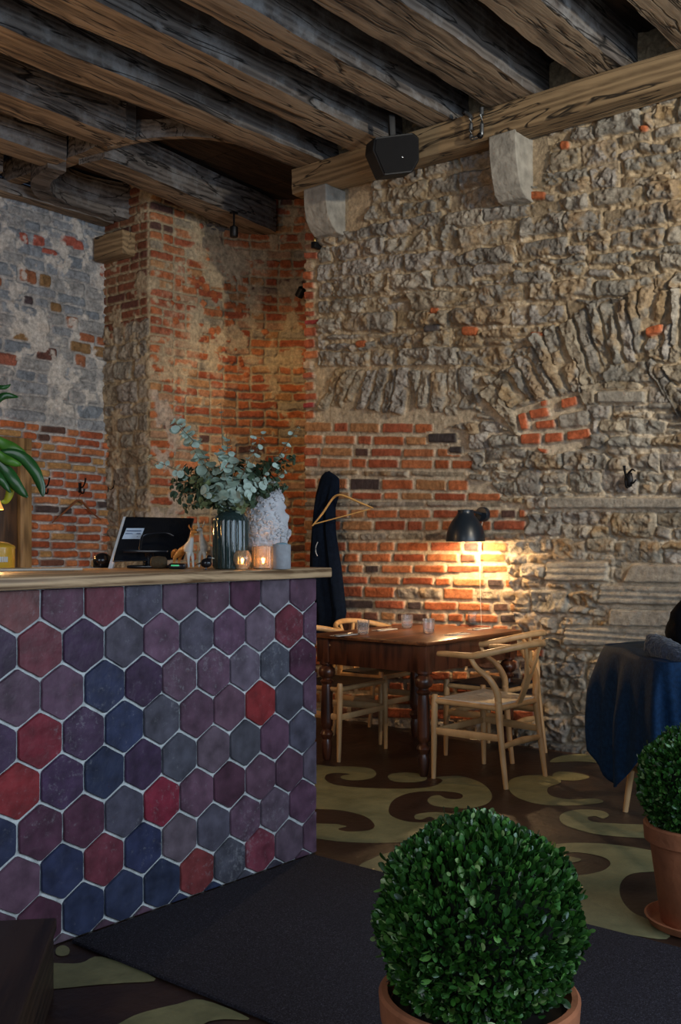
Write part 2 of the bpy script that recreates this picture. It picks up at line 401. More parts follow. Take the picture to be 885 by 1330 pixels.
# right relieving arch, radial stones
cxp, cyp, ro, ri = 930, 760, 392, 312
ring = [wpx(cxp+r_*math.cos(t), cyp-r_*math.sin(t)) for r_, ts in ((ro-4, np.linspace(1.5, 2.5, 24)), (ri+4, np.linspace(2.5, 1.5, 24))) for t in ts]
W.clear(ring)
t = 1.5
while t < 2.46:
    dt = R.uniform(.035, .062); r1 = ri+R.uniform(-12, 8); r2 = ro+R.uniform(-8, 10); sk = .05
    if R.random() < .3:
        rm = R.uniform(.4, .6)*(r2-r1)+r1
        for a_, b_ in ((r1, rm-2), (rm+2, r2)):
            W.unit([wpx(cxp+rr*math.cos(tt), cyp-rr*math.sin(tt)) for rr, tt in ((a_, t+sk), (a_, t+dt-.006+sk), (b_, t+dt-.006), (b_, t))], **{**stone_kw(), 'h': R.uniform(.022, .042)})
    else:
        W.unit([wpx(cxp+rr*math.cos(tt), cyp-rr*math.sin(tt)) for rr, tt in ((r1, t+sk), (r1, t+dt-.004+sk), (r2, t+dt-.004), (r2, t))], **{**stone_kw(), 'h': R.uniform(.022, .045)})
    t += dt
quadpx(W, wpx, 841, 864, 427, 420, 440, 434, 1, col=(.47, .13, .05), h=.055, rough=.3)
# inner second ring at the far right
for k in range(9):
    uu = 836+k*9; vv = 470+k*11+R.uniform(-5, 5)
    W.unit([wpx(uu, vv), wpx(uu+12, vv-8), wpx(uu+40, vv+40), wpx(uu+28, vv+50)], **{**stone_kw(), 'h': R.uniform(.022, .042)})
# brick panel
BW = .245
brick_poly = [(398, 546), (560, 549), (612, 560), (612, 622), (640, 625), (652, 650), (688, 655), (686, 700), (650, 715), (662, 740), (668, 800), (700, 850), (712, 900), (704, 935), (398, 935)]
W.clear([wpx(*p) for p in brick_poly])
rows = [(548, 561, 'b'), (565, 577, 'b'), (581, 592, 'b'), (595, 607, 'b'), (610, 618, 's'), (621, 635, 'b'), (638, 648, 'b'), (651, 659, 's'), (662, 673, 'b'), (676, 689, 'b'), (692, 702, 's'),
        (704, 716, 'b'), (719, 730, 'b'), (734, 744, 'b'), (747, 757, 'b'), (760, 775, 'm'), (778, 789, 'b'), (793, 804, 'b'), (807, 818, 'b'), (822, 833, 'b'), (837, 848, 'b'), (852, 864, 'b'), (868, 880, 'b'), (884, 896, 'b'), (900, 913, 'b'), (917, 931, 'b')]
right_end = {548: 566, 565: 597, 581: 604, 595: 614, 610: 614, 621: 612, 638: 650, 651: 652, 662: 686, 676: 690, 692: 688, 704: 660, 719: 657, 734: 660, 747: 668, 760: 672, 778: 672, 793: 672}
for (a, b, kd) in rows:
    u = 399-R.uniform(0, 26); end = right_end.get(a, 672 if a < 830 else 706)
    while u < end-6:
        kk = R.random(); wd = {'b': 40 if kk < .62 else 20, 's': R.uniform(35, 90), 'm': R.uniform(26, 44)}[kd]*(1+.15*(u-400)/300)
        ue = min(u+wd, end+R.uniform(-3, 3)); m_ = .02*(1 if a < 660 else 0)
        off = (u-400)*.012 if a < 640 else (u-400)*(.0 if a < 740 else .02)
        off2 = off*(ue-400)/max(u-400, 1) if u > 410 else off
        if kd == 's' or (kd == 'm' and R.random() < .5): kw = {**stone_kw(R.choice([(.32, .27, .2), (.30, .26, .21)])), 'h': .016, 'rid': .006, 'warp': .006}
        else:
            c = R.choice(BR); q = R.random()
            if q < (.20 if a > 655 else .06): c = R.choice(BRD)
            elif q < .30: c = (.40, .20, .09)
            kw = dict(col=c, h=R.uniform(.012, .024), bev=.007, k=260, warp=.004, rough=.3, var=.16, tilt=.05)
            if kd == 'm' : kw['col'] = R.choice(BR+BRD)
        quadpx(W, wpx, u+1, ue-1.4, a+off, a+off2, b+off, b+off2, .5, **kw)
        u = ue+.8
for (u, v, w_, h_) in [(576, 569, 38, 13), (593, 584, 18, 10)]:
    W.clear([wpx(u-w_/2-2, v-h_/2-2), wpx(u+w_/2+2, v-h_/2-2), wpx(u+w_/2+2, v+h_/2+2), wpx(u-w_/2-2, v+h_/2+2)])
    quadpx(W, wpx, u-w_/2, u+w_/2, v-h_/2, v-h_/2, v+h_/2, v+h_/2, .5, col=(.055, .045, .045), h=.028, k=220, rough=.5)
# brick quoins on the left corner
v = 262
while v < 548:
    hh = R.uniform(9, 14); W.clear([wpx(396, v), wpx(415, v-1), wpx(415, v+hh+2), wpx(396, v+hh+2)])
    col = R.choice(BR+[(.42, .30, .2), (.35, .2, .13), (.3, .05, .05)])
    quadpx(W, wpx, 396, 408+R.uniform(-1, 7), v, v-1, v+hh-1.5, v+hh-2.5, .6, col=col, h=R.uniform(.015, .035), k=200, bev=.008, rough=.4); v += hh+1.5
# brick cluster under the arch
W.clear([wpx(*p) for p in [(672, 530), (700, 520), (754, 508), (772, 552), (770, 578), (720, 592), (676, 582)]])
for (pts) in [[(674, 538), (685, 535), (690, 558), (680, 560)], [(688, 533), (714, 528), (717, 541), (692, 546)], [(697, 548), (723, 544), (724, 556), (699, 559)],
              [(678, 564), (705, 562), (704, 577), (679, 578)], [(709, 563), (733, 561), (734, 574), (710, 576)], [(738, 560), (768, 556), (770, 570), (739, 573)], [(731, 519), (752, 514), (753, 527), (732, 532)],
              [(704, 521), (713, 518), (714, 527), (705, 529)], [(696, 581), (714, 583), (713, 590), (704, 588)]]:
    W.unit([wpx(*p) for p in pts], col=(.46, .12, .05), h=.035, k=240, bev=.007, warp=.004, rough=.3, var=.15)
W.unit([wpx(728, 537), wpx(768, 531), wpx(768, 552), wpx(730, 557)], **{**stone_kw(ST[0]), 'rid': .006})
# dressed and moulded stones
def slab(u0, u1, v0, v1, sl=0.0, groove=None, chamf=0):
    p = [(u0-3, v0-3), (u1+3, v0-3+sl), (u1+3, v1+3+sl), (u0-3, v1+3)]; W.clear([wpx(*q) for q in p])
    W.unit([wpx(u0+chamf, v0), wpx(u1, v0+sl), wpx(u1, v1+sl), wpx(u0, v1)], col=R.choice([(.34, .31, .26), (.31, .28, .24)]), h=.045, bev=.008, k=260, warp=.004, rough=.15, var=.12, groove=groove)
rib = lambda hh: (lambda z: -.022*(np.abs(((z/hh)+.5) % 1.0-.38) < .07)-.014*(np.abs(((z/hh)+.5) % 1.0-.62) < .06)+.010*np.sin(((z/hh)+.5)*2*PI))
slab(713, 900, 646, 661); slab(711, 791, 730, 755, 0, rib(.15)); slab(810, 900, 733, 757, 1, None, 12)
slab(780, 900, 759, 784, 3, rib(.14)); slab(793, 875, 790, 813, 2, None, 2); slab(735, 900, 814, 838, 3, rib(.14))
slab(778, 840, 500+8, 524, 0)
# darker ochre mortar in the low joints between the upper stones
lowm = sst((W.Z-1.9)/.6)
dark = (W.H < .012)*lowm
W.C = W.C*(1-.5*dark[..., None])+np.array((.36, .25, .12))*.5*dark[..., None]
W.H -= .006
wall_stone = W.build('wall_right', M_MAS, lambda S: (np.full_like(S, WX), S), lambda S: (-np.ones_like(S), np.zeros_like(S)))

# back wall (Y = 7.2), whitewashed above, brick below
YB = 7.2
def bpx(u, v): p = on_y(u, v, YB); return (p.x, p.z)
WB = Wall(3.3, 5.62, .0, 4.15, .008, (.42, .42, .42), 21, .012)
R = WB.r
z = 1.0
WHT = [(.26, .30, .35), (.22, .26, .31), (.30, .33, .37), (.34, .35, .36)]
while z < 4.1:
    hh = R.uniform(.075, .12) if z > 2.2 else .072
    s_ = 3.3-R.uniform(0, .2)
    while s_ < 5.6:
        zb = z+(5.6-s_)*.035
        if z > 2.22:
            wd = R.uniform(.12, .40); q = R.random(); redzone = (2.7 < z < 3.35)
            if redzone and q < .36: wd = R.uniform(.1, .24); c = R.choice([(.32, .13, .07), (.38, .14, .07), (.09, .07, .08), (.13, .06, .05), (.28, .17, .08)])
            elif q < .05: c = (.36, .13, .09)
            else: c = R.choice(WHT)
            WB.unit([(s_+.008, zb), (s_+wd-.008, zb), (s_+wd-.008, zb+hh-.012), (s_+.008, zb+hh-.012)], c, h=R.uniform(.008, .022), bev=.02, k=130, warp=.012, rough=.6, rid=.006, var=.16)
        else:
            wd = .25 if R.random() < .65 else .13; q = R.random()
            c = R.choice(BR) if q < .72 else (R.choice([(.42, .24, .10), (.46, .27, .11)]) if q < .90 else R.choice(BRD))
            WB.unit([(s_+.006, zb), (s_+wd-.006, zb), (s_+wd-.006, zb+hh-.013), (s_+.006, zb+hh-.013)], c, h=R.uniform(.028, .042), bev=.008, k=220, warp=.006, rough=.3, var=.2)
        s_ += wd
    z += hh
for (u, v, w_, h_) in [(30, 308, 12, 14), (50, 312, 16, 14), (88, 312, 24, 14), (64, 326, 20, 10), (100, 318, 14, 12)]:
    quadpx(WB, bpx, u-w_/2, u+w_/2, v-h_/2-1, v-h_/2+3, v+h_/2-1, v+h_/2+3, 2, col=(.40, .11, .08), h=.018, k=140)
WB.plaster(.34, (.56, .54, .51), .012, mask=sst((WB.Z-2.30)/.1))
lo = 1-sst((WB.Z-2.30)/.06)
WB.H = WB.H+.02*lo
WB.C[..., :] = WB.C*(1-.0*lo[..., None])
WB.build('wall_back', M_MAS, lambda S: (S, np.full_like(S, YB)), lambda S: (np.zeros_like(S), -np.ones_like(S)))

# alcove: pier side face, then a curve that runs behind the corner of the right wall
kp = [(5.585, 7.22), (5.585, 6.9), (5.585, 6.62), (5.62, 6.60), (5.9, 6.60), (6.2, 6.55), (6.5, 6.43), (6.75, 6.22), (6.93, 5.93), (7.02, 5.6), (7.05, 5.2), (7.05, 4.9)]
kx = np.array([p[0] for p in kp]); ky = np.array([p[1] for p in kp])
ks = np.concatenate([[0], np.cumsum(np.hypot(np.diff(kx), np.diff(ky)))])
dens = np.linspace(0, ks[-1], 400); dx = np.interp(dens, ks, kx); dy = np.interp(dens, ks, ky)
ker = np.hanning(17); ker /= ker.sum()
core = dens > .72
dxs = np.convolve(np.pad(dx, 8, 'edge'), ker, 'valid'); dys = np.convolve(np.pad(dy, 8, 'edge'), ker, 'valid')
dx = np.where(core, dxs, dx); dy = np.where(core, dys, dy)
tx = np.gradient(dx); ty = np.gradient(dy); L_ = np.hypot(tx, ty)
nx_, ny_ = ty/L_, -tx/L_
WA = Wall(0, ks[-1], 0, 4.32, .0075, (.40, .32, .21), 31, .010)
R = WA.r
z = .9
PIER = .60
while z < 4.3:
    s_ = -R.uniform(0, .2)
    while s_ < ks[-1]:
        lower = z < 2.9
        wd = .25 if R.random() < .6 else .125
        hh = .078
        if s_ < PIER:
            if s_+wd > PIER-.05: wd = PIER-s_-.0
            if z >= 2.95:
                WA.unit([(s_+.006, z), (s_+wd-.006, z), (s_+wd-.006, z+.065), (s_+.006, z+.065)], R.choice([(.20, .07, .04), (.26, .09, .05), (.15, .06, .045), (.24, .11, .06)]), h=.016, bev=.008, k=220, warp=.005, rough=.3)
        else:
            q = R.random(); c = R.choice(BR)
            if q < .10: c = (.40, .24, .15)
            elif q < .17: c = (.32, .27, .2)
            elif q < .22: c = (.12, .06, .05)
            elif q < .36: c = (.42, .22, .10)
            WA.unit([(s_+.006, z), (s_+wd-.006, z), (s_+wd-.006, z+.065), (s_+.006, z+.065)], c, h=R.uniform(.008, .024), bev=.008, k=200, warp=.008 if s_ < 1.2 else .014, rough=.4, var=.2)
        s_ += wd
    z += hh
z = .3
while z < 2.98:
    hh = R.uniform(.09, .20); s_ = -R.uniform(0, .1)
    while s_ < PIER:
        wd = min(R.uniform(.14, .34), PIER-s_)
        if PIER-s_-wd < .07: wd = PIER-s_
        WA.unit([jit((s_+.01, z), .015), jit((s_+wd-.01, z), .015), jit((s_+wd-.01, z+hh-.014), .015), jit((s_+.01, z+hh-.014), .015)], R.choice(ST), h=R.uniform(.006, .026), bev=.022, k=110, warp=.022, rough=.9, rid=.016, var=.25, tilt=.10)
        s_ += wd
    z += hh
# broken bricks in mortar, upper middle of the alcove
blob = np.exp(-(((WA.S-1.35)/.42)**2+((WA.Z-3.25)/.5)**2))
WA.plaster(.42, (.46, .38, .26), .012, mask=np.clip(blob*1.6, 0, 1), bias=.15)
for k in range(60):
    s_ = R.gauss(1.35, .25); z_ = R.gauss(3.25, .32); n_ = R.choice([3, 4, 5]); r_ = R.uniform(.022, .05); a0 = R.uniform(0, 6)
    WA.unit([(s_+r_*math.cos(a0+2*PI*i/n_)*R.uniform(.7, 1.4), z_+r_*math.sin(a0+2*PI*i/n_)) for i in range(n_)], R.choice(BR), h=.022, bev=.008, k=240, warp=.006, rough=.4)
WA.plaster(.10, (.42, .34, .23), .014)
# pale plaster on the pier corner below
pc = np.exp(-(((WA.S-.75)/.16)**2))*(WA.Z < 2.55)*(WA.Z > .8)
WA.plaster(.45, (.40, .33, .28), .016, mask=np.clip(pc*1.5, 0, 1), bias=.1)
WA.build('wall_alcove', M_MAS, lambda S: (np.interp(S, dens, dx), np.interp(S, dens, dy)), lambda S: (np.interp(S, dens, -np.abs(nx_)*1.0), np.interp(S, dens, -np.abs(ny_)*1.0)))

def struct(name, mb, mat, **kw):
    o = mb.build(name, mat, **kw); o['kind'] = 'structure'; return o
PLS = plain('old_plaster', (.22, .20, .17), .9, bump=.4, bscale=25)
struct('wall_corner_return', MB().box((5.9, 5.06, 0), (7.3, 5.13, 4.3)), PLS)
struct('wall_far', MB().box((5.9, -3.6, 0), (6.1, 1.16, 4.3)).box((7.12, 5.1, 0), (7.3, 7.6, 4.3)).box((-2.7, 7.3, 0), (3.32, 7.5, 4.3)), PLS)
DECK = wood('deck_boards', (.018, .012, .009), (.06, .038, .024), .85, cracks=1.0)
ce = MB()
for k in range(14): ce.box((-2.7+k*.76, -3.6, 4.31), (-2.7+k*.76+.75, 7.6, 4.34))
struct('ceiling', ce, DECK)

# floor with scroll inlay
fm, nt, p = mk('scroll_floor_brown'); 
def floor_mat(name, c1, c2, rough):
    m, nt, p = mk(name); tc = nd(nt, 'ShaderNodeTexCoord')
    n = nd(nt, 'ShaderNodeTexNoise', i_Scale=6.0, i_Detail=9.0, i_Roughness=.7); nt.links.new(tc.outputs['Object'], n.inputs['Vector'])
    cr = nd(nt, 'ShaderNodeValToRGB'); cr.color_ramp.elements[0].position = .35; cr.color_ramp.elements[1].position = .68
    cr.color_ramp.elements[0].color = (*c1, 1); cr.color_ramp.elements[1].color = (*c2, 1); nt.links.new(n.outputs[0], cr.inputs[0])
    nt.links.new(cr.outputs[0], p.inputs['Base Color'])
    mr = nd(nt, 'ShaderNodeMapRange'); mr.inputs[3].default_value = rough-.12; mr.inputs[4].default_value = rough+.2; nt.links.new(n.outputs[0], mr.inputs[0]); nt.links.new(mr.outputs[0], p.inputs['Roughness'])
    n2 = nd(nt, 'ShaderNodeTexNoise', i_Scale=30.0, i_Detail=6.0); nt.links.new(tc.outputs['Object'], n2.inputs['Vector'])
    b = nd(nt, 'ShaderNodeBump', i_Strength=.25, i_Distance=.01); nt.links.new(n2.outputs[0], b.inputs['Height']); nt.links.new(b.outputs[0], p.inputs['Normal']); return m
bpy.data.materials.remove(fm)
F_BR = floor_mat('scroll_floor_brown', (.018, .010, .007), (.055, .028, .018), .38)
F_GR = floor_mat('scroll_floor_green', (.17, .175, .085), (.31, .30, .15), .5)
def c2(l): return [(400+x*.548, 930+y*.548) for x, y in l]
def c4(l): return [(60+x*.339, 1200+y*.339) for x, y in l]
greens = [
 c2([(0, 122), (60, 120), (110, 120), (150, 125), (162, 137), (150, 148), (115, 153), (85, 150), (78, 144), (88, 140), (100, 138), (75, 135), (50, 137), (40, 147), (55, 160), (100, 168), (180, 172), (250, 172), (300, 166), (320, 152), (300, 146), (330, 143), (365, 143), (410, 158), (435, 182), (430, 205), (390, 218), (340, 218), (300, 213), (284, 202), (292, 191), (312, 188), (330, 196), (362, 196), (366, 186), (340, 180), (290, 178), (240, 183), (205, 198), (192, 220), (200, 238), (240, 251), (290, 252), (301, 245), (288, 239), (268, 246), (254, 243), (258, 233), (300, 228), (345, 232), (376, 245), (380, 262), (350, 280), (290, 291), (230, 299), (150, 301), (80, 298), (30, 292), (-40, 280), (-40, 256), (60, 256), (76, 258), (92, 262), (72, 268), (95, 274), (145, 271), (158, 258), (135, 238), (80, 224), (20, 221), (-40, 222)]),
 c2([(190, 143), (205, 136), (240, 134), (275, 140), (282, 150), (260, 157), (220, 157), (198, 153)]),
 c2([(125, 362), (150, 340), (200, 322), (270, 316), (340, 330), (360, 400), (300, 420), (230, 400)]),
 c2([(475, 168), (480, 152), (505, 143), (550, 140), (590, 145), (600, 158), (570, 170), (575, 188), (620, 198), (680, 196), (700, 205), (640, 212), (570, 212), (520, 203), (488, 188)]),
 c2([(575, 110), (600, 95), (660, 90), (740, 95), (760, 110), (700, 112), (640, 108)]),
 c2([(596, 132), (640, 136), (668, 145), (640, 153), (600, 152), (580, 142)]),
 c2([(597, 240), (612, 228), (650, 222), (695, 225), (714, 235), (700, 244), (682, 238), (664, 241), (675, 251), (740, 256), (800, 258), (880, 262), (900, 290), (800, 290), (700, 283), (640, 270), (605, 256)]),
 c2([(550, 315), (600, 303), (680, 302), (760, 310), (830, 322), (900, 335), (900, 368), (815, 370), (765, 376), (742, 398), (742, 430), (765, 462), (800, 480), (850, 500), (850, 530), (750, 517), (690, 505), (640, 492), (560, 470), (560, 400), (600, 380), (650, 378), (700, 367), (718, 350), (700, 335), (650, 325), (618, 325), (616, 332), (648, 340), (630, 348), (585, 347), (556, 335)]),
 c4([(-40, 150), (30, 152), (130, 152), (215, 128), (420, 212), (300, 228), (200, 235), (25, 252), (-60, 258)]),
 c4([(200, 430), (280, 384), (360, 345), (500, 310), (600, 293), (780, 365), (680, 368), (620, 378), (600, 400), (640, 440), (400, 480)]),
 c4([(40, 95), (65, 84), (88, 96), (86, 118), (60, 126), (38, 118)]),
]
fl = MB(); fl.add([(-3, -3.8, 0), (7.4, -3.8, 0), (7.4, 7.8, 0), (-3, 7.8, 0)], [(0, 1, 2, 3)])
fl.curmi = 1
IZ = [.0006]
def inlay(poly, M=None):
    IZ[0] += .00015
    P = [on_z(u, v, 0) for u, v in poly]
    if M: P = [M @ q for q in P]
    P = smooth_poly([(q.x, q.y, 0) for q in P], 4); n = len(P)
    tr = tessellate_polygon([P]); fl.add([(q.x, q.y, IZ[0]) for q in P], [tuple(t) for t in tr])
for g in greens: inlay(g)
# the same scroll carries on over the floor beyond the view
for (i, dx_, dy_) in [(0, -1.2, -2.9), (6, .8, -1.5), (0, .3, 3.0)]:
    inlay(greens[i], Matrix.Translation((dx_, dy_, 0)))
o = struct('floor', fl, [F_BR, F_GR], smooth=False)
for pl in o.data.polygons:
    if pl.normal.z < 0: pl.flip()

# ------------------------------------------------------------------ ceiling timbers
W_BOT = wood('aged_joist_wood', (.080, .055, .036), (.30, .225, .150), .8, scale=(1.2, 16, 16), dist=2.4, bump=.6, cracks=1.6)
W_SIDE = wood('cool_lit_joist_side', (.055, .045, .040), (.16, .14, .125), .85, scale=(1.4, 14, 14), dist=2.0, bump=.6, cracks=1.4, c3=(.26, .26, .26), patch=.35)  # grey tone and patches paint cool window light into the side faces
W_PLATE = wood('wall_plate_wood', (.14, .09, .045), (.34, .235, .125), .8, scale=(1.2, 12, 12), dist=1.5, bump=.4, cracks=.7, rot=(0, 0, PI/2))
W_END = W_BOT
def timber(name, p0, p1, w_, z0, z1, seed, label, group=None, seg=.10, rough=.008, waney=.012, arch=0, mats=None, kind=None):
    """hewn beam from p0 to p1 (xy), width w_, bottom z0 to top z1"""
    r = random.Random(seed); a = Vector((p0[0], p0[1], 0)); b = Vector((p1[0], p1[1], 0)); L = (b-a).length; t = (b-a)/L; s = Vector((-t.y, t.x, 0))
    n = max(int(L/seg), 2)
    prof = []
    for (cx, cz) in [(-1, 0), (-.34, 0), (.34, 0), (1, 0), (1, .33), (1, .66), (1, 1), (.34, 1), (-.34, 1), (-1, 1), (-1, .66), (-1, .33)]: prof.append((cx, cz))
    mb = MB(); vs = []; fs = []; mi = []
    ph = [r.uniform(0, 6) for _ in range(8)]
    for i in range(n+1):
        f = i/n; wob = .010*math.sin(f*L*1.3+ph[0])+.006*math.sin(f*L*3.7+ph[1]); sag = .010*math.sin(f*L*.9+ph[2])
        for k, (cx, cz) in enumerate(prof):
            zz = z0+(z1-z0)*cz; ww = w_/2*cx
            if cz == 0 and abs(cx) == 1:
                ch = waney*(.5+.5*math.sin(f*L*2.1+ph[3+(cx > 0)])); ww -= math.copysign(ch, cx); zz += ch*.8
            q = a+t*(L*f)+s*(ww+wob+r.uniform(-rough, rough)*.5); q.z = zz+sag*(1-cz)+r.uniform(-rough, rough)*.5*(cz < 1)+arch*4*f*(1-f)*(1-cz)
            vs.append(q)
    m = len(prof)
    for i in range(n):
        for k in range(m):
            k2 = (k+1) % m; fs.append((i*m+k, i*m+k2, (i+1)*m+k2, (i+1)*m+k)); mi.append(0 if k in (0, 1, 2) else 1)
    fs.append(tuple(range(m))[::-1]); fs.append(tuple(n*m+k for k in range(m))); mi += [1, 1]
    mb.add(vs, fs); mb.mi = mi
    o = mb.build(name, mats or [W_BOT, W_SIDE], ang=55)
    if kind: o['kind'] = kind
    else: tag(o, label, 'ceiling beam', group)
    return o
JG = 'exposed ceiling joists'
jo = [(2.24, 1.96, 'rough ceiling joist cut off by the top right corner of the photo'), (2.81, 2.55, 'rough pale ceiling joist, second in from the right'),
      (3.45, 3.11, 'wide pale ceiling joist resting on the plate right of the iron pipe bracket'), (3.96, 3.72, 'ceiling joist ending between the black speaker and the iron pipe bracket'),
      (4.56, 4.27, 'ceiling joist ending just left of and above the black speaker'), (5.12, 4.85, 'long brown ceiling joist ending at the left end of the wall plate'),
      (1.68, 1.40, None), (1.1, .82, None)]
for i, (ya, yb, lab) in enumerate(jo):
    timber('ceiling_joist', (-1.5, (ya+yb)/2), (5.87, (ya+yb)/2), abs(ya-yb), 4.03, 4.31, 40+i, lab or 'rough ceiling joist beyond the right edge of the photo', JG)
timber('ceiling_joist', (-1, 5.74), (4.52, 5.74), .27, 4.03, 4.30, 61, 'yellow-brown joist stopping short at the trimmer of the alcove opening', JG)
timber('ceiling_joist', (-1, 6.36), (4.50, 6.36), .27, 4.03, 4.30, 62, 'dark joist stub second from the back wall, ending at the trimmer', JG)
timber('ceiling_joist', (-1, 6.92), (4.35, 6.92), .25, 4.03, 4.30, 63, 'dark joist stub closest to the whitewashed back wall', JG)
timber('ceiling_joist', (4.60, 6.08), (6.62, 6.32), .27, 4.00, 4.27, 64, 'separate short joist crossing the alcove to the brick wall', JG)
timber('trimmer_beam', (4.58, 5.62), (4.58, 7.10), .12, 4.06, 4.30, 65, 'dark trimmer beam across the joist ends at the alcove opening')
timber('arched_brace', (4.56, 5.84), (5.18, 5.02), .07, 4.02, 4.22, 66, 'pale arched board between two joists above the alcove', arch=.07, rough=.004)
# curved timber around the alcove opening
cv = [Vector(p) for p in [(4.50, 6.35, 0), (4.60, 6.70, 0), (4.86, 6.95, 0), (5.25, 7.02, 0), (5.65, 6.90, 0), (6.05, 6.68, 0), (6.42, 6.52, 0)]]
cp, _ = spline(cv, [0]*7, 6); mb = MB(); vs_ = []; fs_ = []
for i, q in enumerate(cp):
    t = (cp[min(i+1, len(cp)-1)]-cp[max(i-1, 0)]).normalized(); s = Vector((-t.y, t.x, 0)); j = random.uniform(-.008, .008)
    for (c, z_) in ((-.07, 3.99+j), (.07, 3.99+j), (.07, 4.28), (-.07, 4.28)): vs_.append(q+s*c+Vector((0, 0, z_)))
for i in range(len(cp)-1):
    for k in range(4): fs_.append((i*4+k, i*4+(k+1) % 4, (i+1)*4+(k+1) % 4, (i+1)*4+k))
fs_ += [(0, 1, 2, 3), tuple((len(cp)-1)*4+k for k in range(4))]
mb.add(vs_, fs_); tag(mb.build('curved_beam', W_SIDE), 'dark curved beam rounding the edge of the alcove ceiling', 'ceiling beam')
timber('wall_plate', (5.74, 1.0), (5.74, 5.12), .17, 3.845, 4.03, 70, 'long pale brown wall plate carrying the joists along the stone wall', rough=.004, waney=.006, mats=[W_PLATE, W_PLATE])
timber('wall_beam', (3.2, 7.12), (5.55, 7.12), .16, 3.97, 4.07, 71, 'thin weathered beam on top of the whitewashed back wall', rough=.01)
pb = MB(); pb.box((5.44, 6.78, 3.66), (5.62, 7.16, 3.86), .012)
tag(pb.build('wood_block', W_PLATE), 'short thick wooden block end at the top of the brick pier', 'beam end')
# stone corbels
COR = plain('corbel_stone', (.30, .28, .24), .9, noise=.3, scale=14, bump=.8, bscale=30)
for (y0, y1, zt, zb, lab) in [(4.77, 4.985, 3.85, 3.53, 'grey stone corbel under the left end of the wall plate'), (3.235, 3.43, 3.85, 3.46, 'grey stone corbel under the wall plate right of the speaker')]:
    pr = [(5.88, zt), (5.645, zt), (5.65, zt-.12), (5.67, zt-.22), (5.715, zb+.04), (5.77, zb), (5.88, zb-.01)]
    M = Matrix(((1, 0, 0, 0), (0, 0, 1, 0), (0, 1, 0, 0), (0, 0, 0, 1)))
    mb = MB(); mb.prism(pr, y0, y1, M); o = mb.build('stone_corbel', COR, ang=30)
    bv = o.modifiers.new('b', 'BEVEL'); bv.width = .008; bv.segments = 2; bv.limit_method = 'ANGLE'
    tag(o, lab, 'corbel', 'stone corbels')

# ================================================================== COUNTER
CY = 2.83; CX1 = 3.29; CTOP = 1.19
counter = thing('bar_counter', 'bar counter faced with dark purple and red hexagonal tiles', 'bar counter', (2.3, CY, 0))
GROUT = plain('tile_grout', (.62, .64, .62), .85, noise=.25, scale=30, bump=.4, bscale=80)
mb = MB(); mb.box((-1.6, .010, 0), (CX1-2.3-.002, .62, 1.148)); mb.build('counter_body', GROUT, counter, smooth=False)
TILE = plain('glazed_tile', (1, 1, 1), .38, noise=.42, scale=14, bump=.25, bscale=22, attr=True)
def tile_mat():
    m = TILE; nt = m.node_tree; p = nt.nodes['Principled BSDF']
    tc = nd(nt, 'ShaderNodeTexCoord')
    n = nd(nt, 'ShaderNodeTexNoise', i_Scale=38.0, i_Detail=9.0, i_Roughness=.8); nt.links.new(tc.outputs['Object'], n.inputs['Vector'])
    n5 = nd(nt, 'ShaderNodeTexNoise', i_Scale=3.0, i_Detail=4.0); nt.links.new(tc.outputs['Object'], n5.inputs['Vector'])
    ad = nd(nt, 'ShaderNodeMath', operation='MULTIPLY_ADD'); ad.inputs[1].default_value = .45; nt.links.new(n5.outputs[0], ad.inputs[0]); nt.links.new(n.outputs[0], ad.inputs[2])
    r = nd(nt, 'ShaderNodeMapRange'); r.inputs[1].default_value = .80; r.inputs[2].default_value = 1.0; r.inputs[4].default_value = .5; nt.links.new(ad.outputs[0], r.inputs[0])
    old = p.inputs['Base Color'].links[0].from_socket
    mm = nd(nt, 'ShaderNodeMix', data_type='RGBA'); nt.links.new(r.outputs[0], mm.inputs[0]); nt.links.new(old, mm.inputs[6]); mm.inputs[7].default_value = (.42, .42, .44, 1)
    nt.links.new(mm.outputs[2], p.inputs['Base Color'])
    mr = nd(nt, 'ShaderNodeMapRange'); mr.inputs[3].default_value = .25; mr.inputs[4].default_value = .55; nt.links.new(n.outputs[0], mr.inputs[0]); nt.links.new(mr.outputs[0], p.inputs['Roughness'])
tile_mat()
HW = .168; HR = HW/math.sqrt(3)
PURP = (.130, .068, .102); SLATE = (.090, .082, .112); NAVY = (.032, .040, .085); PLUM = (.095, .036, .062); MAG = (.18, .040, .058); RED = (.27, .028, .032); GREYP = (.145, .105, .135); RUST = (.19, .055, .052); DPUR = (.060, .032, .068)
